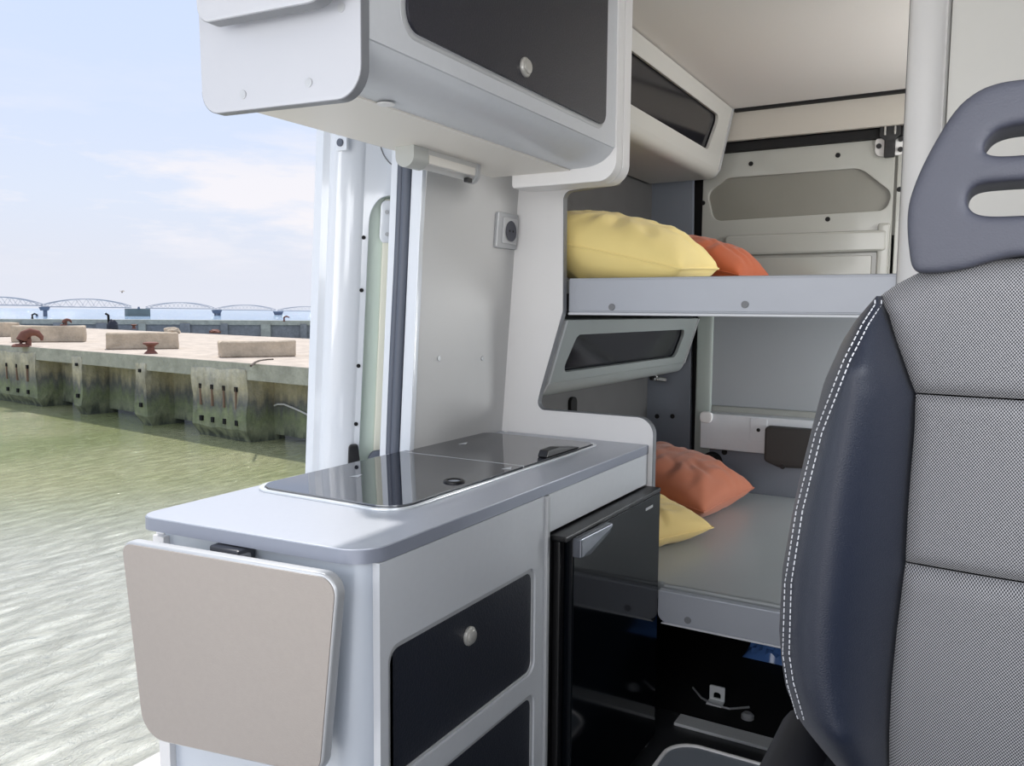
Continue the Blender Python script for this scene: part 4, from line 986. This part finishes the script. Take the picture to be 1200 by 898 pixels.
# ================================================================== LIGHT
w = bpy.data.worlds.new('sky'); bpy.context.scene.world = w; w.use_nodes = True
nt = w.node_tree; nt.nodes.clear(); L = nt.links.new
out = nt.nodes.new('ShaderNodeOutputWorld'); bg = nt.nodes.new('ShaderNodeBackground'); L(bg.outputs[0], out.inputs[0])
tc = nt.nodes.new('ShaderNodeTexCoord'); sx = nt.nodes.new('ShaderNodeSeparateXYZ'); L(tc.outputs['Generated'], sx.inputs[0])
cr = nt.nodes.new('ShaderNodeValToRGB'); L(sx.outputs['Z'], cr.inputs['Fac']); E = cr.color_ramp.elements
E[0].position = 0; E[0].color = lin((224, 227, 238)) + (1,); E[1].position = 1; E[1].color = lin((222, 230, 248)) + (1,)
for p, c in ((.05, (222, 226, 238)), (.12, (219, 228, 245)), (.22, (211, 224, 249)), (.36, (205, 221, 250))):
    k = E.new(p); k.color = lin(c) + (1,)
mp = nt.nodes.new('ShaderNodeMapping'); mp.inputs['Scale'].default_value = (1.5, 1.5, 7); L(tc.outputs['Generated'], mp.inputs['Vector'])
nz = nt.nodes.new('ShaderNodeTexNoise'); nz.inputs['Scale'].default_value = 3.2; nz.inputs['Detail'].default_value = 7; nz.inputs['Roughness'].default_value = .6; L(mp.outputs[0], nz.inputs['Vector'])
c2 = nt.nodes.new('ShaderNodeValToRGB'); c2.color_ramp.elements[0].position = .46; c2.color_ramp.elements[0].color = (0, 0, 0, 1); c2.color_ramp.elements[1].position = .62; c2.color_ramp.elements[1].color = (1, 1, 1, 1)
L(nz.outputs['Fac'], c2.inputs['Fac'])
c3 = nt.nodes.new('ShaderNodeValToRGB'); e3 = c3.color_ramp.elements; e3[0].position = .03; e3[0].color = (0, 0, 0, 1); e3[1].position = .09; e3[1].color = (.9, .9, .9, 1)
k = e3.new(.15); k.color = (.85, .85, .85, 1); k = e3.new(.22); k.color = (.1, .1, .1, 1)
L(sx.outputs['Z'], c3.inputs['Fac'])
mu = nt.nodes.new('ShaderNodeMath'); mu.operation = 'MULTIPLY'; L(c2.outputs['Color'], mu.inputs[0]); L(c3.outputs['Color'], mu.inputs[1])
mx = nt.nodes.new('ShaderNodeMix'); mx.data_type = 'RGBA'; L(mu.outputs[0], mx.inputs['Factor']); L(cr.outputs['Color'], mx.inputs['A']); mx.inputs['B'].default_value = lin((243, 240, 244)) + (1,)
L(mx.outputs['Result'], bg.inputs['Color']); bg.inputs['Strength'].default_value = 1.0
def sun(d, s, ang, c):
    l = bpy.data.lights.new('sun', 'SUN'); l.energy = s; l.angle = math.radians(ang); l.color = c
    o = bpy.data.objects.new('sun', l); col.objects.link(o); o.rotation_euler = Vector(d).to_track_quat('Z', 'Y').to_euler(); return o
sun((-.42, .37, .83), 3.6, 1.2, (1, .96, .9))
def area(name, loc, d, sx_, sy_, P, c=(1, 1, 1)):
    l = bpy.data.lights.new(name, 'AREA'); l.shape = 'RECTANGLE'; l.size = sx_; l.size_y = sy_; l.energy = P; l.color = c
    o = bpy.data.objects.new(name, l); col.objects.link(o); o.location = (loc[0], loc[1], loc[2]+ZC); o.rotation_euler = (-Vector(d)).to_track_quat('Z', 'Y').to_euler(); return o
area('windscreen_daylight', (-.3, -2.4, .3), (0, 1, 0), 2.6, 1.6, 50, (1, .98, .96))

area('cab_window_fill', (-1.5, .1, .12), (1, .35, .1), .8, .7, 5, (.95, .98, 1))  # added fill lamp at the unseen left cab window
area('cab_side_fill', (.55, .45, .25), (-1, .45, .0), 1.0, .6, 8, (.98, .99, 1))  # added fill lamp at the added side opening, brightens the kitchen fronts
area('rear_fill', (.55, 3.6, -.37), (-1, 0, -.1), .65, .45, 16, (.97, .99, 1))  # added fill lamp at the added rear opening, brightens the lower bunk
area('upper_fill', (.55, 3.2, .52), (-1, 0, -.12), .9, .4, 13, (1, .98, .96))  # added fill lamp at the added upper opening, brightens ceiling and top bunk
# ================================================================== CAMERA
cd = bpy.data.cameras.new('camera'); cam = bpy.data.objects.new('camera', cd); col.objects.link(cam)
cd.sensor_width = 36; cd.sensor_fit = 'HORIZONTAL'; cd.lens = F/1200*36; cd.clip_end = 6000; cd.clip_start = .02
right, down, fwd = (Vector(R[:, i]) for i in range(3))
mt = Matrix((right, -down, -fwd)).transposed().to_4x4(); mt.translation = (0, 0, ZC); cam.matrix_world = mt
sc = bpy.context.scene; sc.camera = cam
sc.view_settings.view_transform = 'Standard'; sc.view_settings.look = 'None'; sc.view_settings.gamma = 1; sc.view_settings.exposure = .1
sc.view_settings.use_curve_mapping = False
for o in bpy.data.objects:
    if '_o' in o: del o['_o']
